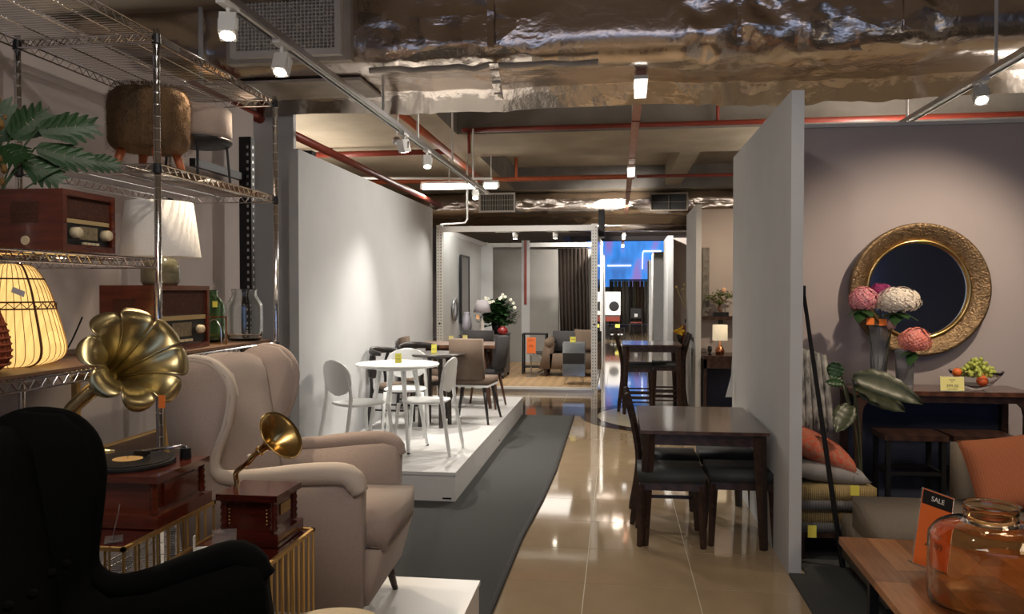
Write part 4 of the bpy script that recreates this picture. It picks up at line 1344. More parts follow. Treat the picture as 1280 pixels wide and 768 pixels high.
def wood_table(label, loc, L_, W_, h, legw=.035):
    t = thing('dining_table', label, 'table', loc)
    obj('table_top', bx(-W_ / 2, W_ / 2, -L_ / 2, L_ / 2, h - .022, h), mat('espresso_top', (.085, .042, .028), .22, wave=(2.5, 5), col2=(.055, .027, .019), stretch=(1, 8, 1), coat=.5), t, bevel=.004)
    obj('apron', bx(-W_ / 2 + .05, W_ / 2 - .05, -L_ / 2 + .05, L_ / 2 - .05, h - .10, h - .022), walnut, t)
    for sx in (-1, 1):
        for sy in (-1, 1):
            x, y = sx * (W_ / 2 - .055), sy * (L_ / 2 - .055)
            bm = B(); tube(bm, [(x + sx * .028, y + sy * .02, 0), (x, y, h - .03)], [legw * .75, legw * 1.25], 4); obj('leg', bm, walnut, t)
    return t


wood_table('espresso wood dining table against the near partition', (.548, 5.72, 0), 1.12, .80, .75)
def low_stool(label, loc, rz):
    t = thing('dining_stool', label, 'stool', loc, rz)
    obj('seat_pad', bx(-.21, .21, -.21, .21, .415, .475), teal_fab, t, bevel=.022, smooth=True, seg=3)
    obj('seat_rail', bx(-.20, .20, -.20, .20, .365, .42), walnut, t, bevel=.004)
    for sx in (-1, 1):
        for sy in (-1, 1):
            bm = B(); tube(bm, [(sx * .20, sy * .20, 0), (sx * .183, sy * .183, .40)], [.019, .029], 4); obj('leg', bm, walnut, t)
    return t


ladder_chair('espresso slat-back chair tucked under the left side of the dining table', (.35, 5.86, 0), 0, rungs=1)
s0 = low_stool('espresso stool with slate seat under the near left of the dining table', (.345, 5.37, 0), 0)
dup(s0, (.80, 5.44, 0), 0, 'espresso stool with slate seat under the near right of the dining table')
dup(s0, (.80, 5.96, 0), 0, 'espresso stool with slate seat under the far right of the dining table')
t = thing('paper_sheet', 'white paper card curling off the edge of the near partition', 'paper', (.97, 6.95, .74))
bm = B(); vs = [bm.verts.new(p) for p in ((-.06, 0, 0), (0, .01, .0), (.003, .03, .42), (-.015, 0, .18))]; bm.faces.new(vs)
o = obj('sheet', bm, white_pl, t); o.modifiers.new('s', 'SOLIDIFY').thickness = .002

wood_table('tall counter-height espresso table standing on the round floor inlay', (.455, 11.15, 0), .92, .78, .93, .032)
ladder_chair('counter-height slat-back chair left of the tall table', (.26, 11.12, 0), 0, .63, 1.06, 3)
h0 = ladder_chair('counter-height slat-back chair right of the tall table, against the second partition', (.70, 11.35, 0), pi, .63, 1.06, 3)

# ------------------------------------------------------------------ display booth
bt = thing('display_booth', 'white perforated-post display booth at the end of the platform', 'booth', (-1.63, 12.9, 0))
BX0, BX1, BD = -1.27, 1.26, 4.6


def perf_post(x, y, h, w_=.10):
    p = obj('post', bx(x - w_ / 2, x + w_ / 2, y - .03, y + .03, 0, h), white_met, bt, bevel=.003)
    bm = B()
    z = .05
    while z < h - .03:
        for dx in (-.022, .022): box(bm, x + dx - .006, x + dx + .006, y - .0315, y - .029, z, z + .018)
        z += .05
    for zz in (1.1,): box(bm, x - .02, x + .02, y - .033, y - .029, zz, zz + .012); box(bm, x - .006, x + .006, y - .033, y - .029, zz - .015, zz + .027)
    obj('post_holes', bm, dark_met, p, kind='stuff')


for x in (BX0, BX1): perf_post(x, 0, 2.72); perf_post(x, BD, 2.72)
obj('front_beam', bx(BX0, BX1, -.04, .04, 2.61, 2.70), white_met, bt, bevel=.004)
obj('back_beam', bx(BX0, BX1, BD - .04, BD + .04, 2.61, 2.70), white_met, bt)
for x in (BX0, BX1): obj('side_beam', bx(x - .03, x + .03, .04, BD - .04, 2.61, 2.70), white_met, bt)
obj('sill_rail', bx(BX0, BX1, -.05, -.01, .0, .05), steel, bt, bevel=.004)
obj('sill_rail', bx(BX0, BX1, -.02, .04, .05, .085), white_met, bt, bevel=.004)
for k in range(16):
    x = BX0 + .06 + (BX1 - BX0 - .12) * k / 16
    obj('floor_plank', bx(x + .001, x + (BX1 - BX0 - .12) / 16 - .001, .05, BD, .0, .08), oakfloor, bt)
obj('side_wall', bx(BX0 + .02, BX0 + .05, .05, BD, .08, 2.60), white_wall, bt)
obj('inner_return', bx(BX0 + .05, BX0 + .30, BD - .9, BD - .86, .08, 2.58), white_wall, bt)
obj('clear_side_pane', bx(BX1 + .012, BX1 + .022, .06, BD - .05, .06, 2.6), glass_c, bt)
bw = mat('booth_back_panel', (.33, .32, .30), .8, nscale=2, namt=.1)
xs = [BX0 + .05, -.42, -.30, .31, BX1]
for a, b in ((BX0 + .05, -.46), (-.28, .345), (.36, BX1)): obj('back_panel', bx(a, b, BD - .06, BD - .03, .08, 2.55), bw, bt)
obj('panel_gap', bx(.335, .37, BD - .055, BD - .04, .08, 2.5), dark_met, bt)
obj('red_strip', bx(-.40, -.345, BD - .10, BD - .07, 1.35, 2.75), red_paint, bt)
obj('white_strip', bx(-.46, -.28, BD - .07, BD - .04, .08, 2.75), white_wall, bt)
for x in (-.04, .62):
    bm = B(); lathe(bm, [(0, -.10), (.04, -.10), (.045, .0), (0, .0)], 16, Matrix.Translation((x, .16, 2.60)))
    h = obj('downlight', bm, white_met, bt, smooth=True)
    bm = B(); lathe(bm, [(0, -.102), (.03, -.102), (.03, -.1)], 16, Matrix.Translation((x, .16, 2.60))); obj('lens', bm, white_l, h)
    spot('booth_beam', (-1.63 + x, 13.06, 2.47), (-1.63 + x * .5, 14.8, .4), 26, NEUT, 95, .8, .04)
obj('light_adaptor', bx(-.35, .05, .05, .11, 2.60, 2.64), white_met, bt)
obj('light_adaptor', bx(.50, .85, .05, .11, 2.60, 2.64), white_met, bt)
obj('black_cable', bx(BX1 + .05, BX1 + .15, .5, 1.0, 2.55, 3.0), dark_met, bt, bevel=.03)
area('booth_fill', (-1.6, 15.6, 2.55), (0, 0, 0), 1.4, 1.4, 9, NEUT)
# curtain
t = thing('curtain', 'dark brown floor-length curtain on the right side of the booth', 'curtain', (-.86, 16.6, 0))
bm = B(); n = 60
a = []; 
for j in range(2):
    row = []
    for i in range(n + 1):
        f = i / n
        x = -.33 + .62 * f + (.03 if j == 0 else -.0) * (1 - f); y = .05 * sin(f * 2 * pi * 8) + .015 * sin(f * 40)
        row.append((x, y))
    a.append(row)
V0 = [bm.verts.new((x, y, .10)) for x, y in a[0]]; V1 = [bm.verts.new((x - .04, y * .7, 2.52)) for x, y in a[1]]
for i in range(n): bm.faces.new((V0[i], V0[i + 1], V1[i + 1], V1[i]))
o = obj('drape', bm, mat('brown_curtain', (.060, .042, .034), .9, nscale=20, namt=.3), t, smooth=True); o.modifiers.new('s', 'SOLIDIFY').thickness = .006
bm = B(); tube(bm, [(-.4, 0, 2.53), (.35, 0, 2.53)], .012, 8); obj('curtain_rod', bm, steel, t)
for k in range(8):
    bm = B(); lathe(bm, [(.018, -.004), (.024, 0), (.018, .004)], 12, Matrix.Translation((-.36 + .085 * k, 0, 2.52)) @ Matrix.Rotation(pi / 2, 4, 'Y')); obj('curtain_ring', bm, steel, t)

# booth mirrors
t = thing('standing_mirror', 'tall dark-framed mirror on the left wall inside the booth', 'mirror', (-2.83, 14.6, 0))
obj('mirror_glass', bx(.02, .03, -.36, .36, 1.10, 2.26), mirror_m, t)
bm = B()
for q in ((-.40, -.36, 1.06, 2.30), (.36, .40, 1.06, 2.30), (-.36, .36, 1.06, 1.10), (-.36, .36, 2.26, 2.30)): box(bm, .0, .04, *q)
obj('mirror_frame', bm, dark_met, t, bevel=.004)
t = thing('round_mirror', 'small round silver-rimmed mirror at the front of the booth wall', 'mirror', (-2.83, 13.7, 1.33))
My = Matrix.Rotation(pi / 2, 4, 'Y')
bm = B(); lathe(bm, [(.12, 0), (.20, .01), (.21, .03), (.19, .045), (.13, .03)], 40, My); obj('mirror_frame', bm, steel, t, smooth=True)
bm = B(); lathe(bm, [(0, .025), (.13, .025)], 40, My); obj('mirror_glass', bm, mirror_m, t)


def cabinet(name, label, loc, w_, d_, h, m, rz=0, cat='cabinet', drawers=0):
    t = thing(name, label, cat, loc, rz)
    obj('carcass', bx(-w_ / 2, w_ / 2, -d_ / 2, d_ / 2, .06, h - .02), m, t, bevel=.004)
    obj('top_panel', bx(-w_ / 2 - .01, w_ / 2 + .01, -d_ / 2 - .01, d_ / 2 + .01, h - .02, h), m, t, bevel=.003)
    for sx in (-1, 1):
        for sy in (-1, 1): obj('foot', bx(sx * (w_ / 2 - .03) - .02, sx * (w_ / 2 - .03) + .02, sy * (d_ / 2 - .03) - .02, sy * (d_ / 2 - .03) + .02, 0, .06), dark_met, t)
    return t


cabinet('sideboard', 'low pale sideboard inside the booth carrying the lamp and white flowers', (-2.40, 14.45, .08), .8, .8, .78, mat('grey_lacquer', (.10, .095, .10), .4), cat='sideboard')
t = thing('table_lamp', 'grey shaded lamp with dark urn body on the booth sideboard', 'lamp', (-2.40, 14.12, .862))
bm = B(); lathe(bm, [(0, 0), (.06, 0), (.05, .04), (.03, .12), (.035, .2), (.02, .26), (.01, .32), (0, .32)], 24); obj('lamp_base', bm, mat('pearl_ceramic', (.6, .55, .5), .2), t, smooth=True)
bm = B(); lathe(bm, [(.165, .40), (.095, .62)], 32); o = obj('lamp_shade', bm, mat('mauve_shade', (.33, .30, .32), .8), t, smooth=True); o.modifiers.new('s', 'SOLIDIFY').thickness = .004
bm = B(); tube(bm, [(0, 0, .3), (0, 0, .6)], .006, 6); obj('harp', bm, steel, t)
obj('hang_tag', bx(-.09, -.03, -.12, -.118, .28, .36), mat('peach_tag', (.8, .45, .25), .6), t)
t = thing('flowering_plant', 'dark bush of white flowers in a dark pot on the booth sideboard', 'plant', (-2.18, 14.45, .862))
bm = B(); lathe(bm, [(0, 0), (.08, 0), (.11, .2), (.10, .2), (0, .17)], 20); obj('pot', bm, dark_met, t, smooth=True)
bm = B(); rnd = random.Random(4)
bm2 = B()
for i in range(900):
    a, b, r = rnd.uniform(0, 2 * pi), rnd.uniform(-.7, 1.5), rnd.uniform(.10, .36)
    p = V((r * cos(a) * cos(b), r * sin(a) * cos(b) * .9, .32 + r * sin(b) * .85))
    d = V((cos(a), sin(a), rnd.uniform(-.5, .8))).normalized(); s = d.cross(V((0, 0, 1))).normalized() * .042
    q = p + d * .12; bm.faces.new([bm.verts.new(x) for x in (p, p + d * .05 + s, q, p + d * .05 - s)])
for i in range(26):
    a, b, r = rnd.uniform(0, 2 * pi), rnd.uniform(-.3, 1.3), .34
    p = V((r * cos(a) * cos(b), r * sin(a) * cos(b) * .9, .40 + r * sin(b) * .95))
    for k in range(5):
        c = p + V((.018 * cos(k * 1.257), -.01, .018 * sin(k * 1.257))); bmesh.ops.create_icosphere(bm2, subdivisions=1, radius=.017, matrix=Matrix.Translation(c))
for k in range(7): tube(bm, [(0, 0, .17), (rnd.gauss(0, .1), rnd.gauss(0, .1), .5)], .005, 5)
obj('foliage', bm, leaf_m, t, kind='stuff'); obj('blossoms', bm2, mat('white_petal', (.75, .73, .62), .7), t, kind='stuff')
for (x, y, h_, m, lb, nm) in ((-2.72, 14.3, .40, mat('mauve_vase', (.35, .33, .38), .3), 'pale mauve vase at the wall end of the booth sideboard', 'vase'),
                              (-2.03, 14.12, .15, mat('red_glaze', (.22, .02, .02), .3), 'small dark red vase at the right end of the booth sideboard', 'vase')):
    t = thing(nm, lb, 'vase', (x, y, .862)); bm = B()
    lathe(bm, [(0, 0), (.05, 0), (.10, h_ * .35), (.08, h_ * .75), (.04, h_ * .9), (.05, h_), (.04, h_), (.03, h_ * .9), (0, h_ * .85)], 24); obj('vase_body', bm, m, t, smooth=True)

# small side tables and armchair in the booth
def cross_table(label, loc, w_, d_, h, topm):
    t = thing('side_table', label, 'table', loc)
    obj('table_top', bx(-w_ / 2, w_ / 2, -d_ / 2, d_ / 2, h - .02, h), topm, t, bevel=.003)
    for s in (-1, 1):
        bm = B(); tube(bm, [(-w_ * .45, s * d_ * .4, 0), (w_ * .45, s * d_ * .4, h - .02)], .010, 6); tube(bm, [(w_ * .45, s * d_ * .4, 0), (-w_ * .45, s * d_ * .4, h - .02)], .010, 6)
        obj('cross_leg', bm, steel, t)
    return t


t = thing('open_shelf', 'dark metal open side shelf behind the orange sign in the booth', 'shelf', (-1.55, 15.1, .08))
for sx in (-1, 1):
    for sy in (-1, 1): obj('post', bx(sx * .22 - .015, sx * .22 + .015, sy * .15 - .015, sy * .15 + .015, 0, .76), dark_met, t)
for z in (.12, .74): obj('shelf_board', bx(-.23, .23, -.16, .16, z, z + .02), dark_met, t)
cross_table('steel cross-legged coffee table in the middle of the booth', (-1.18, 14.9, .08), .75, .5, .42, grey_fab)
acrylic_stand('orange sign in an acrylic holder behind the grey chair', (-1.56, 14.5, .50), R(5), .17, .30, orange_c, 0, [('SALE', .24, .05), ('50%', .14, .05)])
t = thing('sign_stand', 'thin steel floor stand carrying the orange sign', 'stand', (-1.56, 14.5, .08))
bm = B(); tube(bm, [(0, 0, .01), (0, 0, .415)], .010, 8); lathe(bm, [(0, 0), (.11, 0), (.11, .01), (0, .01)], 24); box(bm, -.09, .09, -.035, .035, .405, .418); obj('stand_post', bm, steel, t)
t = thing('arm_sofa', 'greyish brown roll-arm sofa at the right of the booth', 'sofa', (-.80, 14.9, .08))
obj('seat_base', bx(-.42, .42, -.38, .38, .14, .42), brown_fab, t, bevel=.03, smooth=True)
bm = B(); prism(bm, [(-.62, .14), (-.40, .14), (-.36, .50), (-.36, .66), (-.46, .66), (-.52, .60)], -.38, .38); obj('armrest', bm, brown_fab, t, bevel=.02, smooth=True)
bm = B(); tube(bm, [(-.44, -.39, .62), (-.44, .38, .62)], .085, 14); obj('rolled_arm', bm, brown_fab, t, smooth=True)
obj('backrest', bx(-.42, .50, .25, .42, .4, .80), dark_met if 0 else grey_fab, t, bevel=.05, smooth=True)
obj('armrest', bx(.42, .50, -.38, .38, .14, .62), brown_fab, t, bevel=.03)
for sx in (-.5, .42):
    for sy in (-.33, .33): bm = B(); tube(bm, [(sx, sy, 0), (sx, sy, .15)], [.025, .035], 8); obj('leg', bm, walnut, t)
bm = B(); cushion(bm, .42, .42, .14, M=Matrix.Translation((-.58, 14.72, .74)) @ Matrix.Rotation(R(75), 4, 'X'))
tag(obj('throw_cushion', bm, brown_fab, smooth=True), 'brown cushion on the booth sofa beside the curtain', 'cushion')
mirr = mat('mirrored_panel', (.70, .74, .76), .12, 1)
t = thing('drawer_chest', 'small mirrored bedside chest with chrome hairpin legs at the booth front', 'drawer chest', (-.72, 13.45, .08))
obj('body', bx(-.185, .185, -.17, .17, .14, .70), mat('silver_side', (.35, .36, .36), .35, .6), t, bevel=.004)
for z0, z1, mm in ((.15, .335, mirr), (.35, .53, mat('dark_mirror', (.10, .09, .085), .15, .7)), (.545, .69, mirr)):
    d_ = obj('drawer', bx(-.18, .18, -.182, -.17, z0, z1), mm, t, bevel=.003)
for z in (.335, .53): obj('chrome_strip', bx(-.187, .187, -.186, -.172, z + .001, z + .014), chrome, t)
for sx in (-1, 1):
    for sy in (-1, 1):
        bm = B(); tube(bm, [(sx * .10, sy * .12, .14), (sx * .16, sy * .15, 0), (sx * .16 - sx * .02, sy * .12, .14)], .006, 6); obj('hairpin_leg', bm, chrome, t)
acrylic_stand('bright yellow price card on the mirrored chest', (-.74, 13.40, .78), 0, .10, .10, yellow_c, 8, [('99.00', .05, .03)])

# ------------------------------------------------------------------ mirror corner
t = thing('round_mirror', 'big round mirror with wide hammered bronze frame on the mauve wall', 'mirror', (2.075, 5.93, 1.65))
Mx = Matrix.Rotation(pi / 2, 4, 'X')
bronze = mat('hammered_bronze', (.30, .205, .115), .42, .85, nscale=30, col2=(.16, .105, .06), bump=.9, bscale=70)
bm = B(); lathe(bm, [(.33, .012), (.335, .03), (.37, .045), (.44, .085), (.458, .085), (.462, .075), (.455, .0), (.33, .0)], 96, Mx); obj('mirror_frame', bm, bronze, t, smooth=True)
bm = B(); lathe(bm, [(.322, .02), (.325, .045), (.338, .052), (.350, .045), (.350, .03)], 96, Mx); obj('inner_rim', bm, brass, t, smooth=True)
bm = B(); lathe(bm, [(0, .022), (.330, .022)], 96, Mx); obj('mirror_glass', bm, mirror_m, t)

t = thing('console_table', 'tall dark wood console table against the mauve wall under the mirror', 'table', (2.11, 5.72, 0))
obj('table_top', bx(-.56, .56, -.20, .20, .955, .985), mat('console_top', (.115, .045, .026), .25, wave=(3, 5), col2=(.07, .028, .017), stretch=(1, 8, 8), coat=.5), t, bevel=.008)
for sx in (-1, 1):
    for sy in (-1, 1):
        obj('leg', bx(sx * .525 - .022, sx * .525 + .022, sy * .165 - .022, sy * .165 + .022, 0, .955), walnut, t, bevel=.003)
        bm = B(); x = sx * .503
        prism(bm, [(x, .955), (x - sx * .13, .955), (x - sx * .10, .93), (x - sx * .05, .915), (x - sx * .015, .88), (x, .82)], sy * .165 - .015, sy * .165 + .015); obj('corner_brace', bm, walnut, t)
for sy in (-1, 1): obj('apron', bx(-.50, .50, sy * .165 - .012, sy * .165 + .012, .91, .955), walnut, t)
obj('back_panel', bx(-.50, .50, .183, .195, .02, .91), mat('navy_panel', (.045, .055, .10), .8, nscale=3, namt=.3), t)

for (x, y, lb) in ((1.86, 5.42, 'dark bar stool left under the console table'), (2.27, 5.42, 'dark bar stool right under the console table, behind the sofa')):
    if x < 2:
        st0 = t = thing('bar_stool', lb, 'stool', (x, y, 0), group='bar stools under the console')
        obj('seat', bx(-.19, .19, -.14, .14, .70, .735), mahog if 0 else walnut, t, bevel=.006)
        for sx in (-1, 1):
            for sy in (-1, 1): obj('leg', bx(sx * .165 - .014, sx * .165 + .014, sy * .12 - .014, sy * .12 + .014, 0, .70), dark_met, t)
        for z in (.22, .48):
            for s in (-1, 1): obj('stretcher', bx(-.165, .165, s * .12 - .009, s * .12 + .009, z, z + .02), dark_met, t); obj('stretcher', bx(s * .165 - .009, s * .165 + .009, -.12, .12, z, z + .02), dark_met, t)
    else:
        dup(st0, (x, y, 0), 0, lb)

# vases with hydrangeas
def vase(label, loc, r, h):
    t = thing('glass_vase', label, 'vase', loc)
    bm = B()
    prof = [(0, 0), (r * .8, 0), (r * .85, .02), (r, h * .95), (r * 1.08, h), (r * 1.02, h), (r * .93, h * .94), (r * .78, .04), (0, .03)]
    lathe(bm, prof, 32); obj('vase_body', bm, glass_s, t, smooth=True)
    return t


vase('tall smoky glass vase holding the pink and white hydrangeas', (1.745, 5.66, .987), .060, .42)
vase('shorter smoky glass vase holding the coral flower', (1.885, 5.58, .987), .062, .27)


def hydrangea(label, base, center, rx, rz_, m, leafdir=(), m2=None, n=210, tagz=True, seed=1):
    base = V(base); c = V(center) - base
    t = thing('hydrangea', label, 'flower', base, group='flowers on the console')
    bm = B(); tube(bm, smoothpath([(0, 0, 0), c * .5 + V((0, 0, .02)), c - V((0, 0, rz_ * .5))], 5), .004, 6); obj('stem', bm, leaf_d, t)
    bm = B(); rnd = random.Random(seed)
    for i in range(n):
        z = 1 - 1.75 * (i + .5) / n; a = i * 2.39996
        q = max(0, 1 - z * z) ** .5
        k = rnd.uniform(.86, 1.06)
        nrm = V((q * cos(a), q * sin(a), z)); p = c + V((nrm.x * rx, nrm.y * rx * .9, nrm.z * rz_)) * k
        u, w_ = frame_axes(nrm); tw = rnd.uniform(0, pi); s = rnd.uniform(.010, .0145)
        for f in range(4):
            b_ = tw + f * pi / 2
            d = u * cos(b_) + w_ * sin(b_); e = u * cos(b_ + pi / 2) + w_ * sin(b_ + pi / 2)
            vs = [p, p + d * s * .6 + e * s * .5 + nrm * .003, p + d * s * 1.25 + nrm * .001, p + d * s * .6 - e * s * .5 + nrm * .003]
            bm.faces.new([bm.verts.new(v) for v in vs])
    h = obj('flower_head', bm, m, t, kind='stuff')
    bm = B(); bmesh.ops.create_icosphere(bm, subdivisions=2, radius=1, matrix=Matrix.Translation(c) @ Matrix.Diagonal((rx * .82, rx * .75, rz_ * .82, 1))); obj('core', bm, m, h)
    for (d, L_) in leafdir:
        bm = B(); p0 = c - V((0, 0, rz_ * .8)); d = V(d).normalized(); s = d.cross(V((0, 0, 1))).normalized()
        pts = [(0, 0), (.25, .28), (.55, .34), (.8, .2), (1, 0)]
        row = []
        for f, wd in pts: row.append([bm.verts.new(p0 + d * f * L_ + s * wd * L_ * k + V((0, 0, -.35 * L_ * f * f - (.04 * L_ if k else 0)))) for k in (-1, 0, 1)])
        for a, b in zip(row, row[1:]):
            for k in (0, 1): bm.faces.new((a[k], a[k + 1], b[k + 1], b[k]))
        bmesh.ops.remove_doubles(bm, verts=bm.verts[:], dist=1e-4)
        obj('leaf', bm, leaf_m, t, smooth=True)
    return t


pinkm = mat('pink_petal', (.66, .20, .26), .6, nscale=30, col2=(.75, .38, .40)); whitem = mat('cream_petal', (.84, .78, .68), .6, nscale=30, col2=(.80, .70, .62))
mag = mat('magenta_petal', (.38, .035, .17), .6, nscale=30, namt=.3); coral = mat('coral_petal', (.80, .20, .13), .6, nscale=25, col2=(.78, .36, .34))
L4 = [((-1, -.3, 0), .12), ((.2, -1, 0), .12), ((-.5, -.9, -.3), .13), ((.9, -.4, -.1), .12)]
hydrangea('pink hydrangea head at the left of the tall vase', (1.73, 5.66, 1.05), (1.625, 5.60, 1.585), .088, .085, pinkm, L4, seed=1)
hydrangea('big cream-white hydrangea head in the tall vase', (1.755, 5.66, 1.05), (1.835, 5.56, 1.575), .135, .090, whitem, L4, n=330, seed=2)
hydrangea('magenta hydrangea head peeping above the white one', (1.745, 5.68, 1.05), (1.77, 5.70, 1.63), .075, .062, mag, (), n=150, seed=3)
hydrangea('coral pink flower in the shorter vase', (1.885, 5.58, 1.03), (1.925, 5.52, 1.315), .098, .085, coral, [((-1, -.4, .1), .11), ((.6, .2, 1), .10), ((-.6, -.8, -.5), .11)], seed=4)
hydrangea('small pale rosebud beside the tall vase', (1.77, 5.60, 1.05), (1.79, 5.55, 1.42), .026, .032, mat('blush_petal', (.72, .45, .42), .6), (), n=40, seed=5)
for x, z, lb in ((1.655, 1.44, 'orange hang tag at the left of the tall vase'), (1.735, 1.435, 'orange hang tag on the rim of the tall vase')):
    t = thing('hang_tag', lb, 'tag', (x, 5.545, z)); obj('tag_card', bx(-.024, .024, -.001, .001, -.022, .022), redtag, t)
    bm = B(); tube(bm, [(0, 0, .02), (.02, .06, .05)], .001, 4); obj('string', bm, white_pl, t)

# fruit bowl
t = thing('glass_bowl', 'clear glass bowl on the console table', 'bowl', (2.36, 5.66, .987))
bm = B(); lathe(bm, [(0, 0), (.05, 0), (.09, .03), (.15, .10), (.165, .125), (.158, .125), (.142, .10), (.085, .036), (0, .010)], 48); obj('bowl_body', bm, mat('thin_bowl_glass', (.95, .97, .96), .02, trans=1, ior=1.08), t, smooth=True)
t = thing('grapes', 'green grapes heaped in the glass bowl', 'grapes', (2.36, 5.66, .987))
bm = B(); rnd = random.Random(9)
for i in range(170):
    a = rnd.uniform(0, 2 * pi); f = rnd.random() ** .5; r = f * .115
    z = .06 + (1 - f ** 1.7) * rnd.uniform(.02, .145) + .04 * f
    bmesh.ops.create_icosphere(bm, subdivisions=1, radius=.0145, matrix=Matrix.Translation((r * cos(a) + .01, r * sin(a), z)))
obj('grape_berries', bm, mat('grape_green', (.50, .56, .13), .35, nscale=12, col2=(.36, .42, .08)), t, smooth=True, kind='stuff')
for (x, y, z, r, c, lb) in ((2.215, 5.59, 1.105, .030, orange_c, 'small orange fruit on the left rim of the glass bowl'), (2.355, 5.555, 1.055, .035, mat('red_fruit', (.70, .13, .04), .4), 'red-orange fruit low at the front of the glass bowl')):
    t = thing('orange_fruit', lb, 'fruit', (x, y, z)); bm = B(); bmesh.ops.create_uvsphere(bm, u_segments=18, v_segments=12, radius=r); obj('peel', bm, c, t, smooth=True)
    bm = B(); lathe(bm, [(0, r + .004), (.004, r + .003), (.004, r - .004)], 8); obj('stalk', bm, leaf_m, t)
acrylic_stand('yellow price card on the console table in front of the fruit bowl', (2.165, 5.535, .987), 0, .152, .098, paleyel_c, 6, [('NOW', .074, .014), ('RM', .060, .010), ('399.00', .034, .028), ('SALE PRICE', .013, .012)], ink_s)

# big potted plant in front of the console
t = thing('potted_plant', 'potted plant with large drooping dull-green leaves in front of the console', 'plant', (1.52, 5.20, .012))
bm = B(); lathe(bm, [(0, 0), (.12, 0), (.15, .28), (.135, .28), (.12, .25), (0, .25)], 28); obj('pot', bm, dark_met, t, smooth=True)


def broad_leaf(t, base, d, L_, W_, droop, m, face=None):
    p0 = V(base); d = V(d).normalized(); s = d.cross(V(face or (0, 0, 1))).normalized(); up = s.cross(d)
    bm = B(); n = 12; rows = []
    for i in range(n + 1):
        f = i / n; wd = W_ * (sin(pi * min(1, f * .97 + .03)) ** .7) * (1.1 - .35 * f)
        c = p0 + d * (f * L_) - V((0, 0, 1)) * droop * L_ * f * f
        rows.append([bm.verts.new(c + s * wd * u + up * (.25 * W_ * abs(u) + .012 * sin(f * 30) * abs(u))) for u in (-1, -.5, 0, .5, 1)])
    for a, b in zip(rows, rows[1:]):
        for k in range(4): bm.faces.new((a[k], a[k + 1], b[k + 1], b[k]))
    o = obj('leaf', bm, m, t, smooth=True); o.modifiers.new('s', 'SOLIDIFY').thickness = .0015
    bm = B(); tube(bm, smoothpath([(0, 0, .24), V((p0.x * .4, p0.y * .4, p0.z * .7)), p0], 5), .007, 6); obj('stem', bm, leaf_d, t, smooth=True)


FC = (-.25, -1, .45)
broad_leaf(t, (-.07, .0, 1.09), (.9, -.15, -.10), .40, .085, .28, leaf_d, FC)
broad_leaf(t, (-.05, .06, 1.02), (.9, .10, -.28), .34, .075, .15, leaf_d, FC)
broad_leaf(t, (-.13, .0, 1.05), (-.9, -.2, .3), .12, .035, .2, leaf_m, FC)
broad_leaf(t, (-.10, -.06, .92), (-.5, -.5, -.5), .20, .07, .2, leaf_d, FC)
broad_leaf(t, (-.15, .04, 1.18), (-.3, -.1, -1), .11, .055, .05, leaf_m, FC)

# bench with cushions
t = thing('bench', 'dark low bench behind the partition carrying the stacked cushions', 'bench', (1.28, 5.22, .012))
obj('seat', bx(-.20, .20, -.22, .22, .14, .17), walnut, t, bevel=.004)
for sx in (-1, 1):
    for sy in (-1, 1): obj('leg', bx(sx * .17 - .02, sx * .17 + .02, sy * .18 - .02, sy * .18 + .02, 0, .14), walnut, t)
strawm = mat('yellow_woven', (.40, .30, .13), .9, wave=(26, 2, 'X'), col2=(.22, .16, .075), bump=.6, bscale=120)
def box_cushion(label, loc, w_, d_, h, mtop, rz=0):
    t = thing('seat_cushion', label, 'cushion', loc, rz)
    obj('woven_cover', bx(-w_ / 2, w_ / 2, -d_ / 2, d_ / 2, h * .35, h), mtop, t, bevel=h * .28, smooth=True, seg=4)
    obj('grey_base', bx(-w_ / 2 - .002, w_ / 2 + .002, -d_ / 2 - .002, d_ / 2 + .002, 0, h * .42), mat('grey_ticking', (.16, .155, .16), .9, wave=(20, .2), col2=(.11, .105, .11)), t, bevel=.02, smooth=True)
    return t


box_cushion('yellow woven seat cushion at the bottom of the stack', (1.28, 5.22, .184), .40, .44, .145, strawm)
box_cushion('wider yellow woven seat cushion second in the stack', (1.30, 5.20, .330), .44, .46, .135, strawm, R(3))
obj_ = thing('pillow', 'grey pillow squeezed under the red patterned pillow', 'pillow', (1.27, 5.22, .475), R(4), rot=(R(2), R(8), R(4)))
bm = B(); cushion(bm, .46, .42, .13, M=Matrix.Translation((0, 0, .055))); obj('cover', bm, mat('grey_linen', (.26, .25, .25), .95, bump=.3, bscale=200), obj_, smooth=True)
obj_ = thing('pillow', 'red patterned pillow on top of the cushion stack', 'pillow', (1.25, 5.24, .63), rot=(R(8), R(26), R(5)))
bm = B(); cushion(bm, .42, .42, .15, M=Matrix.Translation((0, 0, .02)))
obj('cover', bm, mat('red_print', (.50, .075, .035), .9, nscale=45, col2=(.34, .18, .12), bump=.3, bscale=200, detail=1), obj_, smooth=True)
ikat = mat('black_white_weave', (.62, .62, .60), .9, nscale=9, col2=(.03, .03, .035), bump=.5, bscale=120, stretch=(3, 3, 1.2), detail=8)
t = thing('folded_throw', 'black and white patterned throw hanging beside the partition edge', 'throw', (1.245, 5.48, .74))
bm = B(); n = 24; rows = []
for j in range(13):
    z = .48 * j / 12; wv = .11 + .03 * (1 - j / 12)
    rows.append([bm.verts.new((-.07 + wv * 2 * i / n * (1) * .8, .02 * sin(i * 1.3) + .03 * (j / 12), z - .03 * abs(sin(i * .6)) * (j == 0) + .05 * (j == 12) * (1 - (i / n)))) for i in range(n + 1)])
for a, b in zip(rows, rows[1:]):
    for i in range(n): bm.faces.new((a[i], a[i + 1], b[i + 1], b[i]))
o = obj('cloth', bm, ikat, t, smooth=True); o.modifiers.new('s', 'SOLIDIFY').thickness = .02
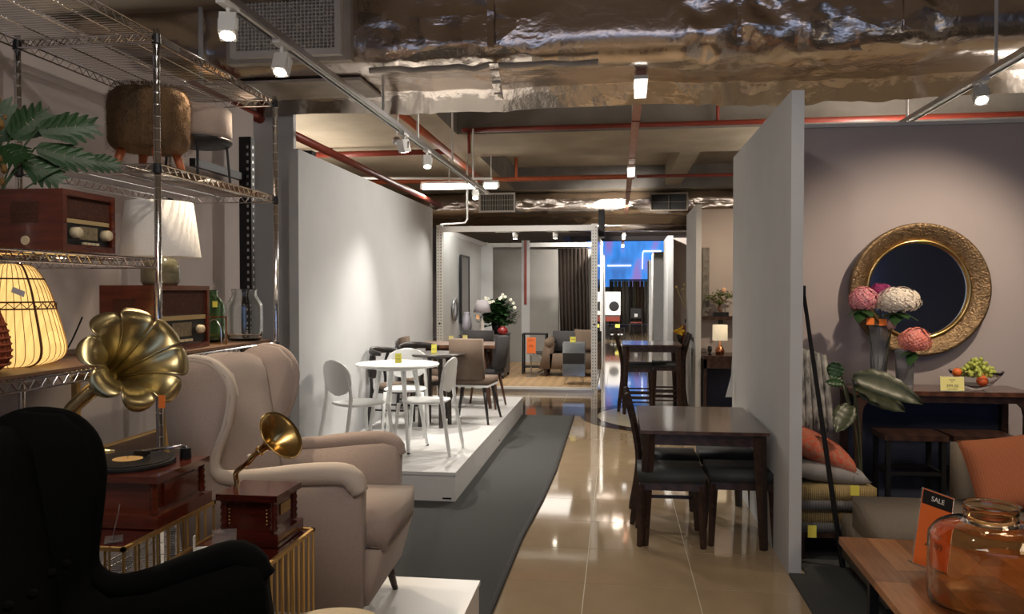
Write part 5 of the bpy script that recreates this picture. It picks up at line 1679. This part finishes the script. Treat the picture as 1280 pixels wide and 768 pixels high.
t = thing('chair', 'cream-seated chair behind the throw, mostly hidden by the cushions', 'chair', (1.20, 5.66, .012))
obj('seat', bx(-.12, .16, -.12, .18, .55, .60), sofa_fab, t, bevel=.02, smooth=True)
bm = B(); prism(bm, [(-.10, .60), (.13, .60), (.19, .95), (.10, 1.0), (-.10, 1.24), (-.13, 1.24)], .13, .165); obj('backrest', bm, mat('cream_leather', (.48, .43, .36), .6), t, bevel=.01)
for sx in (-.09, .13):
    for sy in (-.09, .15): bm = B(); tube(bm, [(sx, sy, 0), (sx, sy, .56)], .014, 8); obj('leg', bm, dark_met, t)
for (x, y, z, lb) in ((1.40, 4.955, .455, 'yellow tag hanging over the upper woven cushion'), (1.165, 4.985, .20, 'yellow tag hanging from the lowest woven cushion')):
    t = thing('hang_tag', lb, 'tag', (x, y, z)); obj('tag_card', bx(-.025, .025, -.001, .001, -.045 if z < .3 else -.03, .03), yellow_c, t)
    bm = B(); tube(bm, [(0, 0, .03), (.0, .03, .08)], .001, 4); obj('string', bm, dark_met, t)
t = thing('hang_tag', 'yellow tag beside the sofa back, under the right bar stool', 'tag', (2.10, 5.26, .56)); obj('tag_card', bx(-.03, .03, -.001, .001, -.022, .022), yellow_c, t)
bm = B(); tube(bm, [(0, 0, .02), (0, .03, .14)], .001, 4); obj('string', bm, dark_met, t)
t = thing('display_easel', 'thin black easel leaning at the front edge of the near partition', 'easel', (1.32, 4.90, .012))
bm = B(); tube(bm, [(0, 0, 0), (-.235, .02, 1.66)], [.017, .011], 8); obj('leg', bm, dark_met, t)
bm = B(); tube(bm, [(-.16, .55, 0), (-.235, .03, 1.62)], [.012, .010], 8); obj('leg', bm, dark_met, t)
obj('top_joint', bx(-.25, -.22, .0, .05, 1.60, 1.66), dark_met, t)

# ------------------------------------------------------------------ sofa
t = thing('sofa', 'greige fabric sofa with an open chaise end behind the coffee table', 'sofa', (1.30, 4.07, .012))
obj('sofa_base', bx(0, 1.9, 0, .78, .08, .33), sofa_fab, t, bevel=.02, smooth=True)
bm = B(); box(bm, -.015, .98, -.02, .52, .33, .50)
for v in bm.verts:
    if v.co.z > .4: v.co.x += .0
obj('seat_cushion', bm, sofa_fab, t, bevel=.045, smooth=True, seg=4)
obj('seat_cushion', bx(.985, 1.9, -.02, .52, .33, .49), sofa_fab, t, bevel=.045, smooth=True, seg=4)
bm = B(); tube(bm, smoothpath([(-.012, .50, .475), (-.014, .40, .465), (-.016, .2, .41), (-.016, .0, .36), (.1, -.022, .345), (.95, -.022, .34)], 5), .005, 6); obj('piping', bm, brown_fab, t, smooth=True)
obj('backrest', bx(.58, 1.9, .52, .76, .33, .77), sofa_fab, t, bevel=.07, smooth=True, seg=5)
for x in (.06, .95, 1.8):
    for y in (.06, .70): bm = B(); tube(bm, [(x, y, 0), (x, y, .09)], [.018, .025], 8); obj('leg', bm, walnut, t)
t = thing('cushion', 'terracotta corduroy cushion leaning on the sofa back', 'cushion', (2.06, 4.44, .70), rot=(R(66), R(-10), R(-6)))
bm = B(); cushion(bm, .48, .40, .17, 18); obj('cover', bm, orange_fab, t, smooth=True)

# coffee table with planks
ct = thing('coffee_table', 'acacia plank coffee table with black legs in the right foreground', 'table', (1.065, 4.03, .012), R(-1.5))
NW = 9; pw = 1.15 / NW
for k in range(NW):
    x0 = k * pw
    ofs = (.37 * k) % .8
    cuts = sorted([-1.6] + [-1.6 + c for c in (.35 + ofs * .5, 1.0 + ofs * .4) if c < 1.55] + [0])
    for q, (a, b) in enumerate(zip(cuts, cuts[1:])):
        obj('plank', bx(x0 + .0006, x0 + pw - .0006, a + .0006, b - .0006, .405, .437), acacia if (k + q) % 2 else acacia_d, ct, bevel=.0015, seg=1)
for x in (.10, 1.05):
    for y in (-.22, -1.5): obj('leg', bx(x - .02, x + .02, y - .02, y + .02, 0, .405), dark_met, ct)
for x in (.10, 1.05): obj('rail', bx(x - .015, x + .015, -1.48, -.24, .37, .404), dark_met, ct)
TZ = .4495
t = thing('glass_jar', 'large amber glass jar on the coffee table in the right foreground', 'jar', (1.385, 3.18, TZ))
bm = B(); jar(bm, .212, .365, .092, .055, .007, 64); obj('jar_body', bm, glass_a, t, smooth=True)
t = acrylic_stand('orange price sign in an acrylic holder leaning behind the amber jar', (1.30, 3.55, TZ + .02), R(10), .155, .33, orange_c, 18, [('RM', .15, .03), ('499', .095, .045)])
t.rotation_euler = (0, R(20), R(12))
M = Matrix.Rotation(R(-18), 4, 'X')
bm = B(); box(bm, -.072, .072, -.0042, -.0030, .262, .322, M); hd = obj('dark_header', bm, dark_met, t)
text('SALE', .03, white_pl, t, M @ V((0, -.0048, .292)), (R(72), 0, 0))

# ------------------------------------------------------------------ second bay behind the near partition
t = thing('wall_panel_picture', 'tall narrow dark abstract picture in the second bay', 'picture', (1.225, 11.48, 1.75))
obj('picture', bx(-.045, .045, -.03, 0, -.48, .50), mat('mottled_print', (.10, .09, .08), .5, nscale=14, col2=(.24, .22, .19), detail=8), t)
t = thing('wall_shelf', 'dark wall shelf carrying the bonsai in the second bay', 'shelf', (1.75, 11.35, 1.245)); obj('shelf_board', bx(-.60, .6, -.14, .14, 0, .05), walnut, t)
obj('bracket', bx(-.35, -.32, -.1, .14, -.1, 0), dark_met, t)
t = thing('bonsai', 'small bonsai tree with a pale blossom on the wall shelf', 'plant', (1.415, 11.33, 1.296))
bm = B(); box(bm, -.10, .10, -.05, .05, 0, .055); obj('pot', bm, dark_met, t, bevel=.01)
bm = B(); tube(bm, smoothpath([(0, 0, .05), (-.03, 0, .13), (.02, 0, .2), (-.01, 0, .27)], 5), [.02] * 5 + [.014] * 11, 8); tube(bm, [(0, 0, .18), (.1, 0, .26)], .008, 6); tube(bm, [(-.01, 0, .15), (-.12, 0, .24)], .008, 6); obj('trunk', bm, brownwood, t, smooth=True)
bm = B(); rnd = random.Random(8)
for c, r in (((-.12, 0, .26), .08), ((.0, 0, .31), .09), ((.12, 0, .28), .08), ((-.02, -.03, .2), .06)):
    for i in range(60):
        p = V(c) + V((rnd.gauss(0, r * .5), rnd.gauss(0, r * .5), rnd.gauss(0, r * .28)))
        bmesh.ops.create_icosphere(bm, subdivisions=1, radius=.014, matrix=Matrix.Translation(p) @ Matrix.Diagonal((1, 1, .5, 1)))
obj('foliage', bm, mat('bonsai_green', (.16, .20, .06), .7, nscale=20, namt=.4), t, kind='stuff')
bm = B(); bmesh.ops.create_icosphere(bm, subdivisions=2, radius=.035, matrix=Matrix.Translation((.03, -.06, .36))); obj('blossom', bm, mat('peach_petal', (.8, .5, .33), .7), t, smooth=True)
t = thing('desk', 'dark wood desk at the back of the second bay', 'desk', (1.62, 11.0, 0))
obj('desk_top', bx(-.50, .6, -.22, .42, .74, .785), walnut, t, bevel=.004); obj('drawer_front', bx(-.49, .59, -.21, -.19, .62, .74), walnut, t)
for x in (-.47, .57):
    for y in (-.19, .39): obj('leg', bx(x - .02, x + .02, y - .02, y + .02, 0, .74), walnut, t)
obj('modesty_panel', bx(-.45, .55, .30, .32, .05, .62), mat('navy_panel', (.045, .055, .10), .8), t)
t = thing('table_lamp', 'lamp with lit cream shade and copper base on the second-bay desk', 'lamp', (1.37, 11.05, .787))
bm = B(); lathe(bm, [(0, 0), (.05, 0), (.062, .05), (.04, .10), (.012, .13), (.008, .2), (0, .2)], 24); obj('lamp_base', bm, mat('copper', (.62, .25, .13), .25, 1), t, smooth=True)
bm = B(); lathe(bm, [(.10, .19), (.098, .40)], 32); o = obj('lamp_shade', bm, mat('cream_shade_lit', (.66, .58, .44), .8, emit=(1, .82, .55), estr=.28), t, smooth=True); o.modifiers.new('s', 'SOLIDIFY').thickness = .003
t = thing('trinket', 'small dark ornament beside the copper lamp', 'ornament', (1.225, 10.95, .787)); bm = B(); lathe(bm, [(0, 0), (.03, 0), (.012, .02), (.03, .06), (.028, .11), (0, .12)], 16); obj('ornament_body', bm, dark_met, t, smooth=True)
# third bay
t = thing('sideboard', 'reddish brown sideboard in the third bay', 'sideboard', (1.65, 16.4, 0)); obj('carcass', bx(-.42, .6, -.25, .25, .08, .95), mat('red_brown', (.16, .06, .04), .5), t, bevel=.005); obj('plinth_base', bx(-.38, .56, -.2, .2, 0, .08), dark_met, t)
t = thing('flower_vase', 'dark vase of pale branches on the third-bay sideboard', 'vase', (1.42, 16.35, .95))
bm = B(); lathe(bm, [(0, 0), (.05, 0), (.09, .09), (.04, .2), (.05, .24), (.035, .24), (0, .2)], 20); obj('vase_body', bm, dark_met, t, smooth=True)
bm = B(); rnd = random.Random(6)
for k in range(14):
    e = V((rnd.uniform(-.3, .3), rnd.uniform(-.15, .1), rnd.uniform(.45, .85))); tube(bm, [(0, 0, .22), e * .6 + V((0, 0, .05)), e], .007, 5)
    bmesh.ops.create_icosphere(bm, subdivisions=1, radius=.03, matrix=Matrix.Translation(e))
obj('branches', bm, mat('straw', (.60, .48, .22), .7), t, kind='stuff')
t = thing('flower_bunch', 'yellow flowers beside the tall table in the third bay', 'flowers', (1.20, 15.75, .80))
bm = B()
for k in range(26): bmesh.ops.create_icosphere(bm, subdivisions=1, radius=.03, matrix=Matrix.Translation((rnd.gauss(0, .06), rnd.gauss(0, .04), rnd.gauss(.05, .03))))
obj('blossoms', bm, mat('yellow_petal', (.82, .52, .03), .6), t, kind='stuff')
bm = B(); lathe(bm, [(0, -.8), (.10, -.8), (.04, -.7), (.04, -.1), (.07, 0), (0, 0)], 16); obj('vase_stand', bm, dark_met, t, smooth=True)

# ------------------------------------------------------------------ far end
blue = mat('backlit_blue_print', (.05, .15, .4), .5)
nt = blue.node_tree; b = nt.nodes['Principled BSDF']
tc = nt.nodes.new('ShaderNodeTexCoord'); mp = nt.nodes.new('ShaderNodeMapping'); mp.inputs['Rotation'].default_value = (0, R(38), 0)
n1 = nt.nodes.new('ShaderNodeTexNoise'); n1.inputs['Scale'].default_value = .9; n1.inputs['Detail'].default_value = 2
cr = nt.nodes.new('ShaderNodeValToRGB'); cr.color_ramp.elements[0].position = .38; cr.color_ramp.elements[0].color = (.02, .085, .27, 1)
cr.color_ramp.elements[1].position = .62; cr.color_ramp.elements[1].color = (.15, .10, .30, 1)
e = cr.color_ramp.elements.new(.5); e.color = (.025, .15, .46, 1)
mp.inputs['Scale'].default_value = (1.3, 1, .5)
nt.links.new(tc.outputs['Object'], mp.inputs[0]); nt.links.new(mp.outputs[0], n1.inputs['Vector']); nt.links.new(n1.outputs['Fac'], cr.inputs[0])
nt.links.new(cr.outputs[0], b.inputs['Emission Color']); b.inputs['Emission Strength'].default_value = 1.0
t = thing('backlit_screen', 'large glowing blue and violet screen at the far end of the hall', 'screen', (.9, 39.88, 3.15))
obj('screen_panel', bx(-2.4, 1.7, -.05, 0, -1.30, .95), blue, t)
obj('screen_frame', bx(-2.45, 1.75, 0, .1, -1.35, 1.0), dark_met, t)
for (x0, x1, z) in ((-1.4, -.25, -.25), (.35, 1.2, .45)):
    bm = B(); tube(bm, [(x0, -.12, z), (x1, -.12, z)], .035, 6); obj('white_rail', bm, tray_l, t)
bm = B(); tube(bm, [(.32, -.12, .42), (.30, -.12, -.42)], .02, 6); obj('white_rail', bm, tray_l, t)
rgm = [mat('rug_%s' % n_, c, .95, wave=(1.5, 4, 'X'), col2=c2, nscale=4) for n_, c, c2 in (('dark', (.045, .04, .035), (.02, .018, .016)), ('grey', (.18, .165, .14), (.09, .08, .07)), ('brown', (.09, .055, .035), (.05, .03, .02)), ('green', (.10, .10, .065), (.05, .05, .035)))]
rr = thing('rug_rack', 'dark rail holding the hanging rugs at the far end', 'rack', (.95, 36.0, 0))
bm = B(); tube(bm, [(-1.3, 0, 2.14), (1.15, 0, 2.14)], .03, 8); obj('rail', bm, dark_met, rr)
for x in (-1.28, 1.13): bm = B(); tube(bm, [(x, 0, 0), (x, 0, 2.14)], .03, 8); obj('upright', bm, dark_met, rr)
rl = ['dark', 'grey', 'brown', 'green']
for k in range(14):
    x = -.25 + .165 * k
    bm = B(); nn = 8
    f_ = [bm.verts.new((-.075 + .15 * i / nn, .03 * sin(i * 1.6 + k), z)) for z in (-1.9, 0) for i in range(nn + 1)]
    for i in range(nn): bm.faces.new((f_[i], f_[i + 1], f_[nn + 2 + i], f_[nn + 1 + i]))
    o = obj('hanging_rug', bm, rgm[(k * 3 + k // 4) % 4], smooth=True); o.modifiers.new('s', 'SOLIDIFY').thickness = .02
    o.location = (x, 35.96, 2.10)
    tag(o, 'narrow folded rug hanging in the row at the far end', 'rug', 'rugs hanging at the far end')
t = thing('display_cabinet', 'white cabinet with a round dark porthole at the far end, left of the rugs', 'cabinet', (-.17, 27.9, 0))
obj('lower_shelf', bx(-.25, .25, -.2, .2, .74, .80), mat('red_brown', (.16, .06, .04), .5), t)
obj('upper_box', bx(-.27, .27, -.25, .25, .82, 1.62), white_lam, t, bevel=.02)
bm = B(); lathe(bm, [(0, .01), (.15, .01), (.17, 0)], 28, Matrix.Translation((.05, -.255, 1.12)) @ Mx); obj('porthole', bm, dark_met, t)
for sx in (-.22, .22):
    for sy in (-.17, .17): obj('leg', bx(sx - .02, sx + .02, sy - .02, sy + .02, 0, .74), dark_met, t)
obj('red_panel', bx(-.25, .25, -.21, .2, .60, .74), red_paint, t)
acrylic_stand('small yellow card below the white porthole cabinet', (.0, 27.4, .40), 0, .16, .12, yellow_c, 5, name='price_card')
t = thing('low_rack', 'low black wire rack under the yellow card at the far end', 'rack', (-.02, 27.35, 0))
for sx in (-.25, .25):
    for sy in (-.12, .12): obj('leg', bx(sx - .012, sx + .012, sy - .012, sy + .012, 0, .40), dark_met, t)
for z in (.12, .38): obj('rack_shelf', bx(-.26, .26, -.13, .13, z, z + .018), dark_met, t)
for k in range(4):
    bm = B(); lathe(bm, [(0, 0), (.03, 0), (.05, .05), (.045, .05), (0, .01)], 12); o = obj('white_cup', bm, white_pl, smooth=True, loc=(-.19 + .11 * k, 27.3, .139))
    tag(o, 'small white cup in the row on the low black rack', 'cup', 'cups on the far rack')
t = thing('folding_chair', 'small folding chair with a red seat before the hanging rugs', 'chair', (.68, 30.0, 0))
bm = B(); tube(bm, [(-.25, -.1, 0), (-.18, .2, 1.0)], .02, 6); tube(bm, [(.25, -.1, 0), (.18, .2, 1.0)], .02, 6); tube(bm, [(-.25, .25, 0), (-.2, -.1, .5)], .02, 6); tube(bm, [(.25, .25, 0), (.2, -.1, .5)], .02, 6); obj('frame', bm, steel, t)
obj('seat', bx(-.22, .22, -.1, .2, .45, .50), red_paint, t); obj('backrest', bx(-.2, .2, .12, .18, .62, 1.0), dark_met, t)
obj('price_tag', bx(-.06, .06, .08, .09, .68, .80), white_pl, t)
